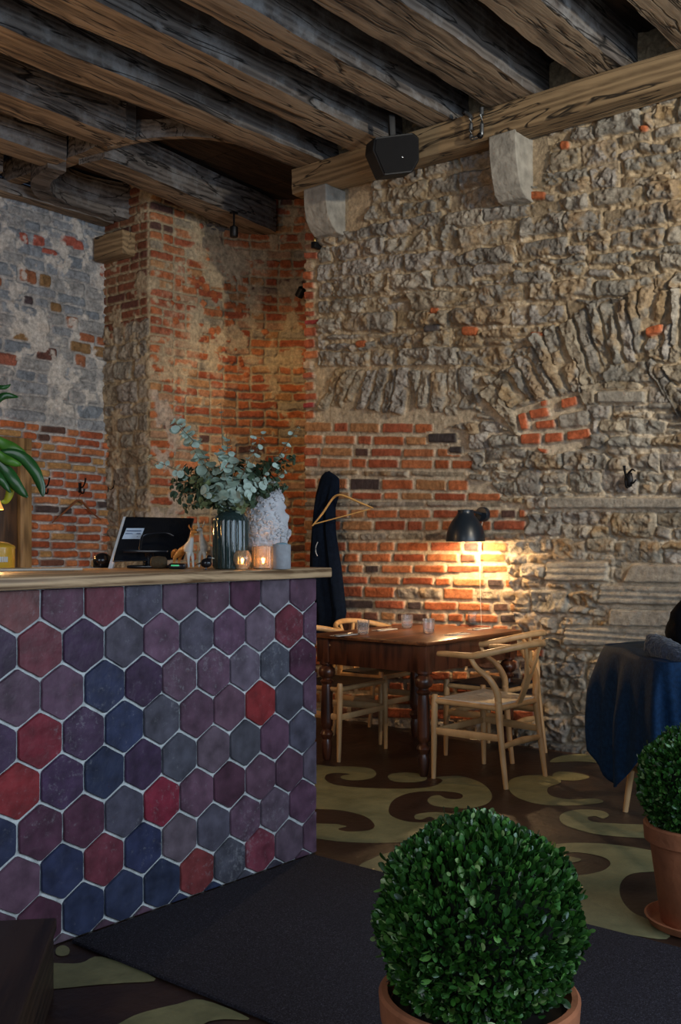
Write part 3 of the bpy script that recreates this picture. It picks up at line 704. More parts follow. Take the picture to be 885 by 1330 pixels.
known = [(22, 790, RUST), (82, 785, PLUM), (137, 785, MAG), (190, 780, SLATE), (237, 777, PURP), (281, 773, PURP), (321, 772, PLUM), (360, 770, GREYP), (395, 768, PURP),
 (5, 845, DPUR), (55, 840, MAG), (111, 835, DPUR), (164, 830, SLATE), (213, 824, PURP), (259, 820, SLATE), (301, 817, PURP), (341, 813, GREYP), (378, 810, MAG), (403, 806, PURP),
 (28, 902, PURP), (85, 895, PURP), (139, 888, NAVY), (190, 880, DPUR), (237, 874, PURP), (281, 869, PURP), (321, 864, GREYP), (360, 859, SLATE), (396, 855, PLUM),
 (5, 965, DPUR), (57, 960, (.24, .025, .042)), (113, 950, DPUR), (166, 941, NAVY), (214, 932, SLATE), (260, 924, PURP), (302, 916, PURP), (341, 908, RED), (378, 902, SLATE), (404, 897, PURP),
 (28, 1024, RED), (86, 1013, DPUR), (140, 1000, NAVY), (191, 990, DPUR), (239, 979, SLATE), (282, 969, GREYP), (322, 961, SLATE), (361, 952, PURP), (397, 946, SLATE),
 (6, 1086, NAVY), (57, 1078, PLUM), (114, 1064, PLUM), (166, 1049, SLATE), (216, 1035, (.24, .025, .045)), (260, 1023, PURP), (303, 1014, PLUM), (342, 1004, PURP), (379, 994, PURP), (405, 986, GREYP),
 (28, 1142, PURP), (87, 1127, NAVY), (141, 1112, MAG), (191, 1095, NAVY), (238, 1080, GREYP), (283, 1068, SLATE), (323, 1056, PURP), (361, 1044, GREYP), (397, 1034, PURP),
 (57, 1195, PLUM), (115, 1176, NAVY), (168, 1157, NAVY), (216, 1140, NAVY), (262, 1126, (.22, .045, .045)), (304, 1110, SLATE), (343, 1098, MAG), (380, 1085, GREYP), (405, 1075, PURP)]
ti = MB(); tr_ = random.Random(3)
def clip_poly(poly, f):
    out = []
    for i in range(len(poly)):
        a, b = poly[i], poly[(i+1) % len(poly)]; fa, fb = f(a), f(b)
        if fa >= 0: out.append(a)
        if (fa >= 0) != (fb >= 0): t = fa/(fa-fb); out.append((a[0]+(b[0]-a[0])*t, a[1]+(b[1]-a[1])*t))
    return out
for row in range(0, 9):
    zc = 1.1015-row*.1455; off = 2.030 if row % 2 == 0 else 2.114
    for c in range(-9, 9):
        xc = off+c*HW
        if xc > CX1+.08 or xc < .75: continue
        d = Vector((xc, CY, zc)); dep = d.x*FW.x+d.y*FW.y; uu = CU+FPX*(d.x*RT.x+d.y*RT.y)/dep; vv = HZ-FPX*(zc-EYE)/dep
        best = min(known, key=lambda k: (k[0]-uu)**2+(k[1]-vv)**2)
        col = best[2] if (best[0]-uu)**2+(best[1]-vv)**2 < 26**2 else tr_.choice([PURP, SLATE, NAVY, DPUR, GREYP, PLUM, PURP])
        jb = tr_.uniform(.78, 1.02); col = tuple(x*jb*tr_.uniform(.95, 1.06) for x in col)
        gx = tr_.uniform(-.0015, .0015); gz = tr_.uniform(-.0015, .0015); rr = HR-.0052
        poly = []
        for k in range(6):
            a0 = PI/2+k*PI/3; vx = (xc+gx+rr*math.cos(a0), zc+gz+rr*math.sin(a0)); a1 = a0+PI/3; wx = (xc+gx+rr*math.cos(a1), zc+gz+rr*math.sin(a1))
            for f in (.06, .36, .64, .94):
                poly.append((vx[0]+(wx[0]-vx[0])*f+tr_.uniform(-.0008, .0008), vx[1]+(wx[1]-vx[1])*f+tr_.uniform(-.0008, .0008)))
        poly = clip_poly(poly, lambda q: CX1-.003-q[0]); poly = clip_poly(poly, lambda q: 1.146-q[1]) if poly else poly; poly = clip_poly(poly, lambda q: q[1]-.004) if poly else poly
        if len(poly) < 3: continue
        n = len(poly); cx_ = sum(q[0] for q in poly)/n; cz_ = sum(q[1] for q in poly)/n; px_ = 2.3
        tx_, tz_ = tr_.uniform(-.008, .008), tr_.uniform(-.008, .008)
        vs = []
        for (sc, dep_) in ((1, .010), (.995, .002), (.975, -.0006)):
            for q in poly: x_ = cx_+(q[0]-cx_)*sc; z_ = cz_+(q[1]-cz_)*sc; vs.append((x_-px_, dep_+(x_-cx_)*tx_+(z_-cz_)*tz_-.001, z_))
        vs.append((cx_-px_, -.0009, cz_))
        fs = [(i, (i+1) % n, n+(i+1) % n, n+i) for i in range(n)]+[(n+i, n+(i+1) % n, 2*n+(i+1) % n, 2*n+i) for i in range(n)]+[(2*n+i, 2*n+(i+1) % n, 3*n) for i in range(n)]
        ti.add(vs, fs, col)
ti.build('tile_face', TILE, counter, ang=50)
CT = wood('oak_worktop', (.15, .08, .035), (.68, .45, .25), .42, scale=(1.1, 18, 24), dist=4.5, bump=.15)
mb = MB(); mb.box((.6, 2.775, 1.150), (3.325, 3.46, CTOP), .005)
tag(mb.build('counter_top', CT), 'thick oak worktop with cream figured edge on the tiled bar', 'worktop')

# dark floor mat
MAT = plain('mat_pile', (.030, .027, .042), .95, noise=.7, scale=160, bump=1.0, bscale=420)
def mat_mat():
    nt = MAT.node_tree; p = nt.nodes['Principled BSDF']; tc = nd(nt, 'ShaderNodeTexCoord')
    n = nd(nt, 'ShaderNodeTexNoise', i_Scale=260.0, i_Detail=2.0); nt.links.new(tc.outputs['Object'], n.inputs['Vector'])
    n3 = nd(nt, 'ShaderNodeTexNoise', i_Scale=2.2, i_Detail=5.0); nt.links.new(tc.outputs['Object'], n3.inputs['Vector'])
    r = nd(nt, 'ShaderNodeMapRange'); r.inputs[1].default_value = .58; r.inputs[2].default_value = .70; nt.links.new(n.outputs[0], r.inputs[0])
    mu = nd(nt, 'ShaderNodeMath', operation='MULTIPLY'); nt.links.new(r.outputs[0], mu.inputs[0]); nt.links.new(n3.outputs[0], mu.inputs[1])
    old = p.inputs['Base Color'].links[0].from_socket
    mm = nd(nt, 'ShaderNodeMix', data_type='RGBA'); nt.links.new(mu.outputs[0], mm.inputs[0]); nt.links.new(old, mm.inputs[6]); mm.inputs[7].default_value = (.26, .26, .34, 1); nt.links.new(mm.outputs[2], p.inputs['Base Color'])
mat_mat()
mb = MB(); mb.box((2.04, -1.2, .001), (3.23, 2.80, .014), .005)
tag(mb.build('floor_mat', MAT), 'large dark purple-black entrance mat along the tiled bar', 'mat')

# low plank bench in the lower left corner
DW = wood('dark_bench_wood', (.012, .007, .005), (.045, .025, .016), .5, scale=(1.5, 20, 20), bump=.3, c3=(.16, .14, .12), patch=-.35)
d1 = Vector((-.676, -.737, 0)); d2 = Vector((-.737, .676, 0))
ang_b = math.atan2(d1.y, d1.x)
bench = thing('low_bench', 'low dark wooden bench with worn edge in front of the tiles at lower left', 'bench', (1.80, 2.54, 0), ang_b)
MB().box((0, -.355, .175), (2.2, 0, .213), .006).build('bench_top', DW, bench)
MB().box((.03, -.02, .0), (2.2, -.005, .176), .003).box((.012, -.34, .0), (.03, -.012, .176), .003).box((.03, -.35, .0), (2.2, -.335, .176), .003).build('bench_side', DW, bench)

# ================================================================== TABLE
TW = wood('cherry_table_wood', (.060, .018, .008), (.20, .075, .028), .30, scale=(1.5, 22, 22), dist=1.0, bump=.08)
TWD = wood('dark_table_wood', (.030, .010, .006), (.10, .032, .015), .30, scale=(22, 22, 1.5), dist=1.0, bump=.08)
tx0, tx1, ty0, ty1 = 4.66, 5.70, 3.22, 4.05
table = thing('dining_table', 'dark red-brown farmhouse table with turned legs against the brick wall', 'table', ((tx0+tx1)/2, (ty0+ty1)/2, 0))
hx, hy = (tx1-tx0)/2, (ty1-ty0)/2
MB().box((-hx, -hy, .728), (hx, hy, .750), .006).build('tabletop', TW, table)
ap = MB(); e = .035
ap.box((-hx+e, -hy+e, .575), (hx-e, -hy+e+.022, .728), .002).box((-hx+e, hy-e-.022, .575), (hx-e, hy-e, .728), .002)
ap.box((-hx+e, -hy+e+.022, .575), (-hx+e+.022, hy-e-.022, .728), .002).box((hx-e-.022, -hy+e+.022, .575), (hx-e, hy-e-.022, .728), .002)
ap.build('apron', TWD, table)
legprof = [(.018, 0), (.024, .01), (.030, .05), (.033, .10), (.026, .125), (.034, .14), (.040, .155), (.034, .17), (.024, .18), (.024, .19), (.036, .205), (.037, .23), (.035, .33), (.033, .42), (.029, .452), (.038, .462), (.040, .470), (.028, .480), (.028, .488), (.046, .50), (.052, .52), (.050, .54), (.036, .555), (.030, .562), (.044, .572), (.044, .60)]
for sx in (-1, 1):
    for sy in (-1, 1):
        mb = MB(); c = (sx*(hx-.065), sy*(hy-.065)); mb.lathe(legprof, (c[0], c[1], 0), 28); mb.box((c[0]-.043, c[1]-.043, .585), (c[0]+.043, c[1]+.043, .728), .003)
        mb.build('leg', TWD, table)

# ================================================================== CHAIRS
OAK = wood('oiled_oak', (.47, .27, .115), (.60, .365, .17), .42, scale=(14, 14, 3), dist=.3, bump=.08)
CORD = plain('paper_cord', (.68, .61, .50), .75, noise=.12, scale=60)
def cord_mat():
    nt = CORD.node_tree; p = nt.nodes['Principled BSDF']; tc = nd(nt, 'ShaderNodeTexCoord'); sx = nd(nt, 'ShaderNodeSeparateXYZ'); nt.links.new(tc.outputs['Object'], sx.inputs[0])
    ax = nd(nt, 'ShaderNodeMath', operation='ABSOLUTE'); ay = nd(nt, 'ShaderNodeMath', operation='ABSOLUTE'); nt.links.new(sx.outputs[0], ax.inputs[0]); nt.links.new(sx.outputs[1], ay.inputs[0])
    mx = nd(nt, 'ShaderNodeMath', operation='MAXIMUM'); nt.links.new(ax.outputs[0], mx.inputs[0]); nt.links.new(ay.outputs[0], mx.inputs[1])
    sn = nd(nt, 'ShaderNodeMath', operation='MULTIPLY'); sn.inputs[1].default_value = 900; nt.links.new(mx.outputs[0], sn.inputs[0])
    si = nd(nt, 'ShaderNodeMath', operation='SINE'); nt.links.new(sn.outputs[0], si.inputs[0])
    b = nd(nt, 'ShaderNodeBump', i_Strength=.6, i_Distance=.002); nt.links.new(si.outputs[0], b.inputs['Height']); nt.links.new(b.outputs[0], p.inputs['Normal'])
cord_mat()
BLKSEAT = plain('black_seat', (.012, .012, .014), .6, noise=.2)
NAVYC = plain('navy_cloth', (.006, .028, .075), .75, noise=.3, scale=60, bump=.3, bscale=240, spec=.2)
BLKC = plain('black_cloth', (.004, .005, .008), .95, noise=.2, scale=60, bump=.3, bscale=200, spec=.1)
def make_chair(name, label, seat_mat, group='wishbone chairs'):
    t = thing(name, label, 'chair', group=group)
    # legs
    for s in (-1, 1):
        MB().tube([(s*.248, .20, 0), (s*.243, .20, .20), (s*.238, .20, .42), (s*.236, .20, .462)], [.012, .016, .019, .014], 12, smooth=4).build('front_leg', OAK, t)
        MB().tube([(s*.200, -.235, 0), (s*.196, -.205, .22), (s*.190, -.182, .42), (s*.198, -.178, .50), (s*.232, -.150, .575), (s*.254, -.085, .630), (s*.259, -.045, .690)],
                  [.013, .017, .020, .019, .0165, .014, .012], 12, smooth=5).build('rear_leg', OAK, t)
    # seat frame and woven seat
    fr = MB(); P = {'fl': (-.238, .20, .425), 'fr': (.238, .20, .425), 'bl': (-.190, -.182, .415), 'br': (.190, -.182, .415)}
    for a, b in (('fl', 'fr'), ('bl', 'br'), ('fl', 'bl'), ('fr', 'br')): fr.tube([P[a], P[b]], .015, 10)
    fr.build('seat_frame', OAK, t)
    b = MB(); n = 14; vs = []
    for i in range(n+1):
        for j in range(n+1):
            fy = i/n; fx = j/n*2-1; hw = .186+(.236-.186)*fy; x = fx*hw; y = -.178+.372*fy
            dip = -.016*(1-fx*fx)*(1-(2*fy-1)**2)+.004*max(0, 1-abs(abs(fx)-abs(2*fy-1))*8); vs.append((x, y, .440+dip))
    fs = [(i*(n+1)+j, i*(n+1)+j+1, (i+1)*(n+1)+j+1, (i+1)*(n+1)+j) for i in range(n) for j in range(n)]
    m = len(vs); vs += [(v[0], v[1], .412) for v in vs]; fs += [tuple(q+m for q in f)[::-1] for f in fs]
    bd = [j for j in range(n)]+[i*(n+1)+n for i in range(n)]+[n*(n+1)+j for j in range(n, 0, -1)]+[i*(n+1) for i in range(n, 0, -1)]
    fs += [(bd[k], bd[(k+1) % len(bd)], bd[(k+1) % len(bd)]+m, bd[k]+m) for k in range(len(bd))]
    b.add(vs, fs); b.build('seat', seat_mat, t)
    # stretchers
    MB().box((-.236, .190, .242), (.236, .206, .278), .006).build('front_stretcher', OAK, t)
    MB().tube([(-.195, -.204, .215), (0, -.208, .225), (.195, -.204, .215)], [.010, .015, .010], 10, flat=1.3, smooth=5).build('back_stretcher', OAK, t)
    for s in (-1, 1): MB().tube([(s*.242, .2, .262), (s*.222, .0, .262), (s*.196, -.2, .262)], [.009, .011, .009], 10, flat=2.0, smooth=5).build('side_stretcher', OAK, t)
    # bent top rail
    pts = []; rad = []
    for k in range(25):
        a = PI*(-.08+1.16*k/24); x = .268*math.cos(a); y = -.055-.235*math.sin(a) if math.sin(a) > 0 else -.055-.62*math.sin(a)
        z = .690+.062*max(0, math.sin(a))**1.2; pts.append((x, y, z)); rad.append(.016 if 2 < k < 22 else .014)
    pts = [(.256, .165, .686)]+pts+[(-.256, .165, .686)]; rad = [.012]+rad+[.012]
    MB().tube(pts, rad, 12, flat=1.15, smooth=2).build('top_rail', OAK, t)
    # Y splat
    sp = MB(); poly = [(-.024, .405), (.024, .405), (.026, .50), (.034, .57), (.060, .66), (.088, .748), (.066, .752), (.040, .68), (.012, .60), (0, .583), (-.012, .60), (-.040, .68), (-.066, .752), (-.088, .748), (-.060, .66), (-.034, .57), (-.026, .50)]
    def bend(x, z): return -.185-(z-.41)*.27-.02*math.sin((z-.41)/.34*PI)
    n = len(poly); tr = tessellate_polygon([[Vector((p[0], p[1], 0)) for p in poly]])
    vs = [(x, bend(x, z)-.005, z) for x, z in poly]+[(x, bend(x, z)+.005, z) for x, z in poly]
    sp.add(vs, [tuple(q) for q in tr]+[tuple(i+n for i in q)[::-1] for q in tr]+[(i, (i+1) % n, (i+1) % n+n, i+n) for i in range(n)])
    sp.build('back_splat', OAK, t)
    return t
ch = make_chair('wishbone_chair', 'light oak wishbone chair with woven seat in front of the table', CORD)
ch.location = (4.965, 3.01, 0); ch.rotation_euler.z = math.radians(-2)
c2_ = make_chair('wishbone_chair', 'oak wishbone chair with black seat tucked in behind the light one near the wall', BLKSEAT)
c2_.location = (5.53, 3.31, 0); c2_.rotation_euler.z = 0
def chair_copy(src, lab, loc, rz):
    c = copy_tree(src); c.location = (*loc, 0); c.rotation_euler.z = math.radians(rz); c['label'] = lab; return c
c3_ = chair_copy(c2_, 'black-seated oak chair on the table far side, partly hidden by the bar', (4.955, 4.10), 183)
c4_ = chair_copy(c2_, 'black-seated oak chair on the table far side, nearest the brick wall', (5.545, 4.22), 180)
c5_ = chair_copy(ch, 'oak chair covered by a navy jacket at the right edge of the photo', (4.74, 1.80), math.degrees(math.atan2(-.73, .68))-90)

# jacket draped over the chair at the right
def drape(name, top, hem, mat, thick=.006, n=72, rows=26, folds=.022, seed=1, bulge=.05, roundr=.06):
    """closed cloth: top outline (xyz list) falling to a hem outline (xyz list)"""
    r = random.Random(seed); T = smooth_poly(top, 12); H = smooth_poly(hem, 12); n = len(T)
    cT = sum(T, Vector())/n; vs = []; fs = []
    rings = []
    for f in (.0, .35, .7, .9): rings.append([cT+(t-cT)*f+Vector((0, 0, .006*(1-f)-.012*math.sin(f*9+t.x*9))) for t in T])
    for i in range(rows+1):
        f = i/rows; ring = []
        for k in range(n):
            t, h = T[k], H[k]; out = (t-cT); out.z = 0; out.normalize()
            z = t.z+(h.z-t.z)*f; ff = min(1, f*6)
            g = sst(np.array(f)); base = t+(h-t)*float(f**.85); base.z = z
            amp = folds*min(1, f*2.2)
            a = math.sin(k*2*PI/n*9+seed+1.2*math.sin(f*2+seed))+.6*math.sin(k*2*PI/n*17+2*seed+f*2)
            rnd = -roundr*(1-math.sin(min(1, f*7)*PI/2))*.5
            ring.append(base+out*(amp*a+bulge*math.sin(f*PI)*.4+rnd))
        rings.append(ring)
    for rr in rings: vs += rr
    for i in range(len(rings)-1):
        for k in range(n): fs.append((i*n+k, i*n+(k+1) % n, (i+1)*n+(k+1) % n, (i+1)*n+k))
    mb = MB(); mb.add(vs, fs); o = mb.build(name, mat, ang=80)
    so = o.modifiers.new('t', 'SOLIDIFY'); so.thickness = thick
    return o
topj = [at_d(788, 846, 5.05), at_d(806, 840, 5.15), at_d(840, 838, 5.25), at_d(890, 842, 5.2), at_d(935, 856, 4.9), at_d(920, 872, 4.5), at_d(880, 868, 4.35), at_d(848, 862, 4.42), at_d(815, 852, 4.72)]
for q in topj: q.z = .795
cj = sum(topj, Vector())/len(topj)
topj = [cj+(q-cj)*1.06 for q in topj]
hemj = [at_d(766, 962, 5.0), at_d(768, 960, 5.15), at_d(800, 950, 5.3), at_d(870, 930, 5.3), at_d(960, 960, 5.0), at_d(940, 990, 4.55), at_d(888, 985, 4.35), at_d(835, 985, 4.50), at_d(795, 1022, 4.85)]
jk = drape('navy_jacket', topj, hemj, NAVYC, seed=4, folds=.026, roundr=.015)
tag(jk, 'navy blue jacket draped over the chair at the right edge', 'jacket')
# knitted scarf lying on it
SCF = plain('grey_knit', (.035, .042, .065), .95, noise=.55, scale=70, bump=1.0, bscale=110, sheen=.3)
mb = MB(); pts = [at_d(u, v, d) for u, v, d in [(838, 836, 4.62), (850, 838, 4.6), (866, 845, 4.52), (884, 853, 4.45), (905, 860, 4.4)]]
mb.tube(pts, [.034, .050, .052, .046, .035], 24, smooth=5)
o = mb.build('knitted_scarf', SCF); tag(o, 'rolled dark grey knitted scarf lying on the navy jacket', 'scarf')
def disp(o, size, strength, kind='CLOUDS', lv=0):
    if lv: s = o.modifiers.new('s', 'SUBSURF'); s.levels = lv; s.render_levels = lv
    tx = bpy.data.textures.new(o.name+'_n', kind); tx.noise_scale = size
    d = o.modifiers.new('d', 'DISPLACE'); d.texture = tx; d.strength = strength; d.texture_coords = 'GLOBAL'; return d
disp(o, .02, .018, lv=1)
# black coat heap behind the scarf
mb = MB(); c = at_d(908, 830, 4.75); b_ = bmesh.new(); bmesh.ops.create_icosphere(b_, subdivisions=4, radius=1)
for v in b_.verts:
    k = 1-.35*max(0, v.co.z); v.co = Vector((c.x+v.co.x*.15*k, c.y+v.co.y*.15*k, .90+v.co.z*.17))
mb.bm(b_); o = mb.build('black_coat', BLKC); tag(o, 'black coat bunched up behind the scarf at the right edge', 'coat'); disp(o, .09, .05)

# ================================================================== COAT, HANGERS, HOOKS on walls
IRON = plain('black_iron', (.012, .012, .014), .45, metal=.6, noise=.2)
def wall_hook(loc, rz, label, group=None, s=1.0, mat=None):
    t = thing('coat_hook', label, 'coat hook', loc, rz, group)
    MB().box((-.012*s, -.006, -.03*s), (.012*s, 0, .035*s), .003).build('hook_plate', mat or IRON, t)
    MB().tube([(0, -.004, .01*s), (0, -.03*s, .005*s), (0, -.055*s, .03*s), (.0, -.065*s, .065*s)], [.005*s, .005*s, .005*s, .007*s], 8, smooth=4).tube([(0, -.004, -.01*s), (0, -.025*s, -.035*s), (0, -.045*s, -.03*s), (0, -.05*s, -.005*s)], [.005*s, .005*s, .005*s, .006*s], 8, smooth=4).build('hook_prongs', mat or IRON, t)
    return t
# local -Y points out of the wall
RZW = math.radians(-90)
p = wpx(441, 628); wall_hook((WX-.035, p[0], p[1]), RZW, 'black iron hook holding the dark coat and light wooden hanger', s=1.3)
p = wpx(822, 624); hk = wall_hook((WX-.035, p[0], p[1]), RZW, 'ornate black iron hook alone on the pale stone wall', s=1.25)
MB().ball((0, -.02, .0), (.028, .018, .045), u=12, n=8).tube([(0, -.02, .04), (.025, -.03, .06), (.045, -.03, .05)], [.007, .006, .004], 8, smooth=3).tube([(0, -.02, -.01), (.03, -.03, -.02), (.05, -.03, .0)], [.008, .006, .004], 8, smooth=3).build('ornament', IRON, hk)
for i, (u, v) in enumerate([(56, 634), (103, 634), (141, 637)]):
    q = on_y(u, v, YB-.05); wall_hook((q.x, YB-.055, q.z), 0, ['double wall hook next to the hanging green leaves', 'double wall hook carrying the brown hanger', 'empty double wall hook nearest the brick pier'][i], 'hooks on the back wall', s=1.25)
def hanger(name, pts_arms, bar, hookp, mat, label, r=.010):
    t = thing(name, label, 'clothes hanger', pts_arms[len(pts_arms)//2])
    L = Vector(pts_arms[len(pts_arms)//2])
    mb = MB(); mb.tube([Vector(p)-L for p in pts_arms], [r*.6]+[r]*(len(pts_arms)-2)+[r*.6], 10, flat=.6, smooth=4); mb.build('hanger_arms', mat, t)
    if bar: MB().tube([Vector(p)-L for p in bar], .0045, 8).build('trouser_bar', mat, t)
    MB().tube([Vector(p)-L for p in hookp], .002, 6, smooth=5).build('hanger_hook', IRON, t)
HW1 = plain('light_hanger_wood', (.62, .36, .12), .45, noise=.1); HW2 = plain('brown_hanger_wood', (.20, .075, .035), .5, noise=.15)
hp = lambda u, v, X=5.66: on_x(u, v, X)
hanger('clothes_hanger', [hp(406, 683, 5.60), hp(419, 667, 5.63), hp(432, 648, 5.66), hp(440, 643), hp(450, 645, 5.68), hp(468, 653, 5.72), hp(485, 660, 5.76)], [hp(407, 681, 5.60), hp(482, 661, 5.755)], [hp(440, 643), hp(440, 637, 5.69), hp(444, 632, 5.72), hp(442, 628, 5.75)], HW1, 'light wooden hanger hung crooked over the dark coat', .0125)
hb = lambda u, v, Y=YB-.09: on_y(u, v, Y)
hanger('clothes_hanger', [hb(68, 679), hb(85, 664), hb(98, 652), hb(103, 650), hb(108, 653), (hb(118, 664)), hb(131, 675)], None, [hb(103, 650), hb(103, 644), hb(106, 640), hb(103, 636)], HW2, 'brown wooden hanger on the middle hook of the back brick wall', .013)
# long dark coat
co = MB(); prof = [(613, 423, 429), (616, 419, 434), (622, 416, 441), (640, 412, 440), (660, 409, 434), (690, 406, 435), (715, 404, 439), (740, 403, 443), (770, 407, 446), (795, 410, 449), (808, 411, 446), (824, 412, 432)]
vs = []; fs = []; n = 40; m = 0
uu = np.interp
rowsn = 50
for i in range(rowsn+1):
    v = 613+(824-613)*i/rowsn; ul = np.interp(v, [q[0] for q in prof], [q[1] for q in prof]); ur = np.interp(v, [q[0] for q in prof], [q[2] for q in prof])
    a_ = on_x(ul, v, 5.74); b__ = on_x(ur, v, 5.74); cc = (a_+b__)/2; wy = abs(a_.y-b__.y)/2; dp = .055*min(1, .25+i/10)
    for k in range(n):
        a = 2*PI*k/n; fo = 1+.22*math.sin(5*a+.6+i*.02+.5*math.sin(i*.12))*min(1, i/12)+.10*math.sin(11*a+i*.04)*min(1, i/6)
        vs.append((cc.x-.0+dp*math.sin(a)*fo, cc.y+wy*math.cos(a)*(.95+.05*fo), cc.z))
for i in range(rowsn):
    for k in range(n): fs.append((i*n+k, i*n+(k+1) % n, (i+1)*n+(k+1) % n, (i+1)*n+k))
fs += [tuple(range(n)), tuple(rowsn*n+k for k in range(n))]
co.add(vs, fs); coat = co.build('hanging_coat', plain('midnight_cloth', (.004, .008, .018), .95, noise=.25, scale=50, bump=.3, bscale=220, spec=.1))
tag(coat, 'long midnight blue coat hanging from the hook beside the bar', 'coat')
MB().tube([on_x(u, v, 5.665) for u, v in [(413, 704), (410.5, 710), (410.5, 717), (412.5, 722)]], .0035, 6, smooth=4).build('pale_trim', plain('pale_trim', (.35, .38, .42), .7), coat)

# ================================================================== WALL LAMP
LB = plain('matt_black_metal', (.010, .016, .024), .35, noise=.05, metal=.0, coat=.1)
LIN = plain('white_enamel', (.7, .68, .62), .4)
lp = on_x(605, 703, 5.66); lamp = thing('wall_lamp', 'black dome wall lamp shining down over the table', 'lamp', (5.66, lp.y, 1.298))
k = 1.0
outer = [(.126, 0), (.126, .012), (.121, .05), (.110, .09), (.093, .125), (.070, .155), (.056, .172), (.050, .190), (.052, .203), (.0, .206)]
sh = MB(); n = 48; vs = []; fs = []
inner = [(r_-.003, z_) for r_, z_ in outer[:-2]]+[(.0, .185)]
pr = [(0.0005, .206)]+outer[:-1][::-1]+inner[:-1]+[(.0005, .183)]
for (r_, z_) in pr:
    for q in range(n): vs.append((r_*math.cos(2*PI*q/n), r_*math.sin(2*PI*q/n), z_))
for i in range(len(pr)-1):
    for q in range(n): fs.append((i*n+q, i*n+(q+1) % n, (i+1)*n+(q+1) % n, (i+1)*n+q))
sh.add(vs, fs); sh.mi = [0 if (i//n) < len(outer) else 1 for i in range(len(fs))]
sh.build('lamp_shade', [LB, LIN], lamp)
MB().lathe([(.014, .185), (.016, .15), (.014, .12)], (0, 0, 0), 16).build('bulb_socket', LB, lamp)
BULB = glow('warm_bulb', (1.0, .62, .28), 45)
MB().lathe([(.004, .02), (.018, .03), (.026, .055), (.024, .08), (.014, .105), (.012, .12)], (0, 0, 0), 20).build('bulb', BULB, lamp)
mount = MB().lathe([(.0, 0), (.045, 0), (.048, .006), (.048, .04), (.044, .046), (.001, .048)], (0, 0, 0), 32, M=Matrix.Translation((.20, -.02, .178)) @ Matrix.Rotation(-PI/2, 4, 'Y'))
mount.build('wall_mount', LB, lamp)
MB().tube([(.16, -.02, .178), (.10, -.01, .19), (.03, 0, .196)], .009, 10, smooth=4).build('lamp_arm', LB, lamp)
q = on_x(624, 716, 5.83)-Vector(lamp.location)
MB().tube([(.17, -.03, .17), (.168, q.y, .04), (.168, q.y, -.01)], .003, 6).tube([(.168, q.y, -.008), (.168, q.y, -.05)], .009, 8).tube([(.168, q.y, -.05), (.166, q.y-.002, -.30), (.170, q.y-.01, -.55)], .0022, 6, smooth=3).build('power_cord', plain('white_cord', (.55, .5, .42), .5), lamp)
pl_ = point('lamp_bulb_light', (5.66, lp.y, 1.298+.008), 34, (1.0, .66, .34), .022)

# ================================================================== SPEAKER, PIPE, small ceiling fittings
SPK = plain('black_plastic', (.004, .004, .005), .6, noise=.1)
sp_c = at_d(515, 201, 6.72); yaw = math.radians(50)
spk = thing('loudspeaker', 'black wedge loudspeaker hung under the joists in front of the wall plate', 'speaker', sp_c, math.atan2(RT.y, RT.x)+math.radians(12))
spk.rotation_euler = (math.radians(10), math.radians(-6), spk.rotation_euler.z)
poly = [(-.165, .03), (-.15, .105), (.12, .13), (.155, .10), (.15, -.04), (.10, -.115), (-.10, -.13)]
M = Matrix(((1, 0, 0, 0), (0, 0, 1, 0), (0, 1, 0, 0), (0, 0, 0, 1)))
mb = MB(); mb.prism(poly, -.02, .18, M); o = mb.build('speaker_cabinet', SPK, spk, ang=30); bv = o.modifiers.new('b', 'BEVEL'); bv.width = .012; bv.segments = 3; bv.limit_method = 'ANGLE'
mb = MB(); mb.prism([(x*.9, z*.9) for x, z in poly], -.032, -.018, M); mb.build('speaker_grille', plain('grille_cloth', (.004, .004, .005), .9, bump=.5, bscale=500), spk)
MB().ball((.03, -.034, -.02), (.006, .003, .006)).build('badge', plain('badge_silver', (.6, .6, .62), .3, metal=1), spk)
MB().box((-.02, .05, .11), (.02, .09, .26), .004).build('bracket', SPK, spk)
pp = MB(); P_ = [on_x(u, v, 5.60) for u, v in [(604, 146), (609, 149), (612, 154), (612, 176), (614, 180), (624, 176), (626, 171), (626, 140)]]
pipe = thing('pipe_bracket', 'grey iron pipe bent in a U below the joist, right of the speaker', 'pipe', P_[3])
MB().tube([q-P_[3] for q in P_], [.012, .014]+[.013]*6, 12, smooth=3).build('pipe', plain('galvanised_pipe', (.16, .17, .18), .4, metal=.8, noise=.4, scale=40), pipe)
MB().ball(P_[0]-P_[3], .02, u=12, n=8).build('pipe_joint', IRON, pipe)
MB().ball(P_[5]-P_[3], .020, u=12, n=8).build('pipe_joint', IRON, pipe)
q = at_d(304, 300, 8.45); fx = thing('spotlight_fixture', 'small dark spotlight under the short joist in the alcove', 'spotlight', q)
MB().lathe([(.03, -.05), (.034, -.045), (.034, .03), (.015, .045)], (0, 0, 0), 20).build('spot_housing', IRON, fx)
MB().tube([(0, 0, .04), (0, 0, .15)], .008, 8).box((-.03, -.02, .14), (.03, .02, .155), .003).build('spot_stem', IRON, fx)
q = on_x(391, 378, 6.7); q2 = Vector((6.62, q.y*1.0, q.z)); q = at_d(391, 379, 8.9)
fx = thing('spotlight_fixture', 'small black fitting high on the alcove wall by the corner', 'spotlight', q)
MB().lathe([(.03, -.05), (.036, -.045), (.036, .03), (.02, .045)], (0, 0, 0), 20, M=Matrix.Rotation(.6, 4, 'X')).build('spot_housing', IRON, fx)
MB().tube([(0, 0, 0), (.07, .03, .01), (.16, .08, .01)], .014, 8).build('spot_stem', IRON, fx)
q = on_x(409, 317, 5.80); fx = thing('wall_bracket', 'tiny black and brass bracket under the left corbel', 'bracket', q)
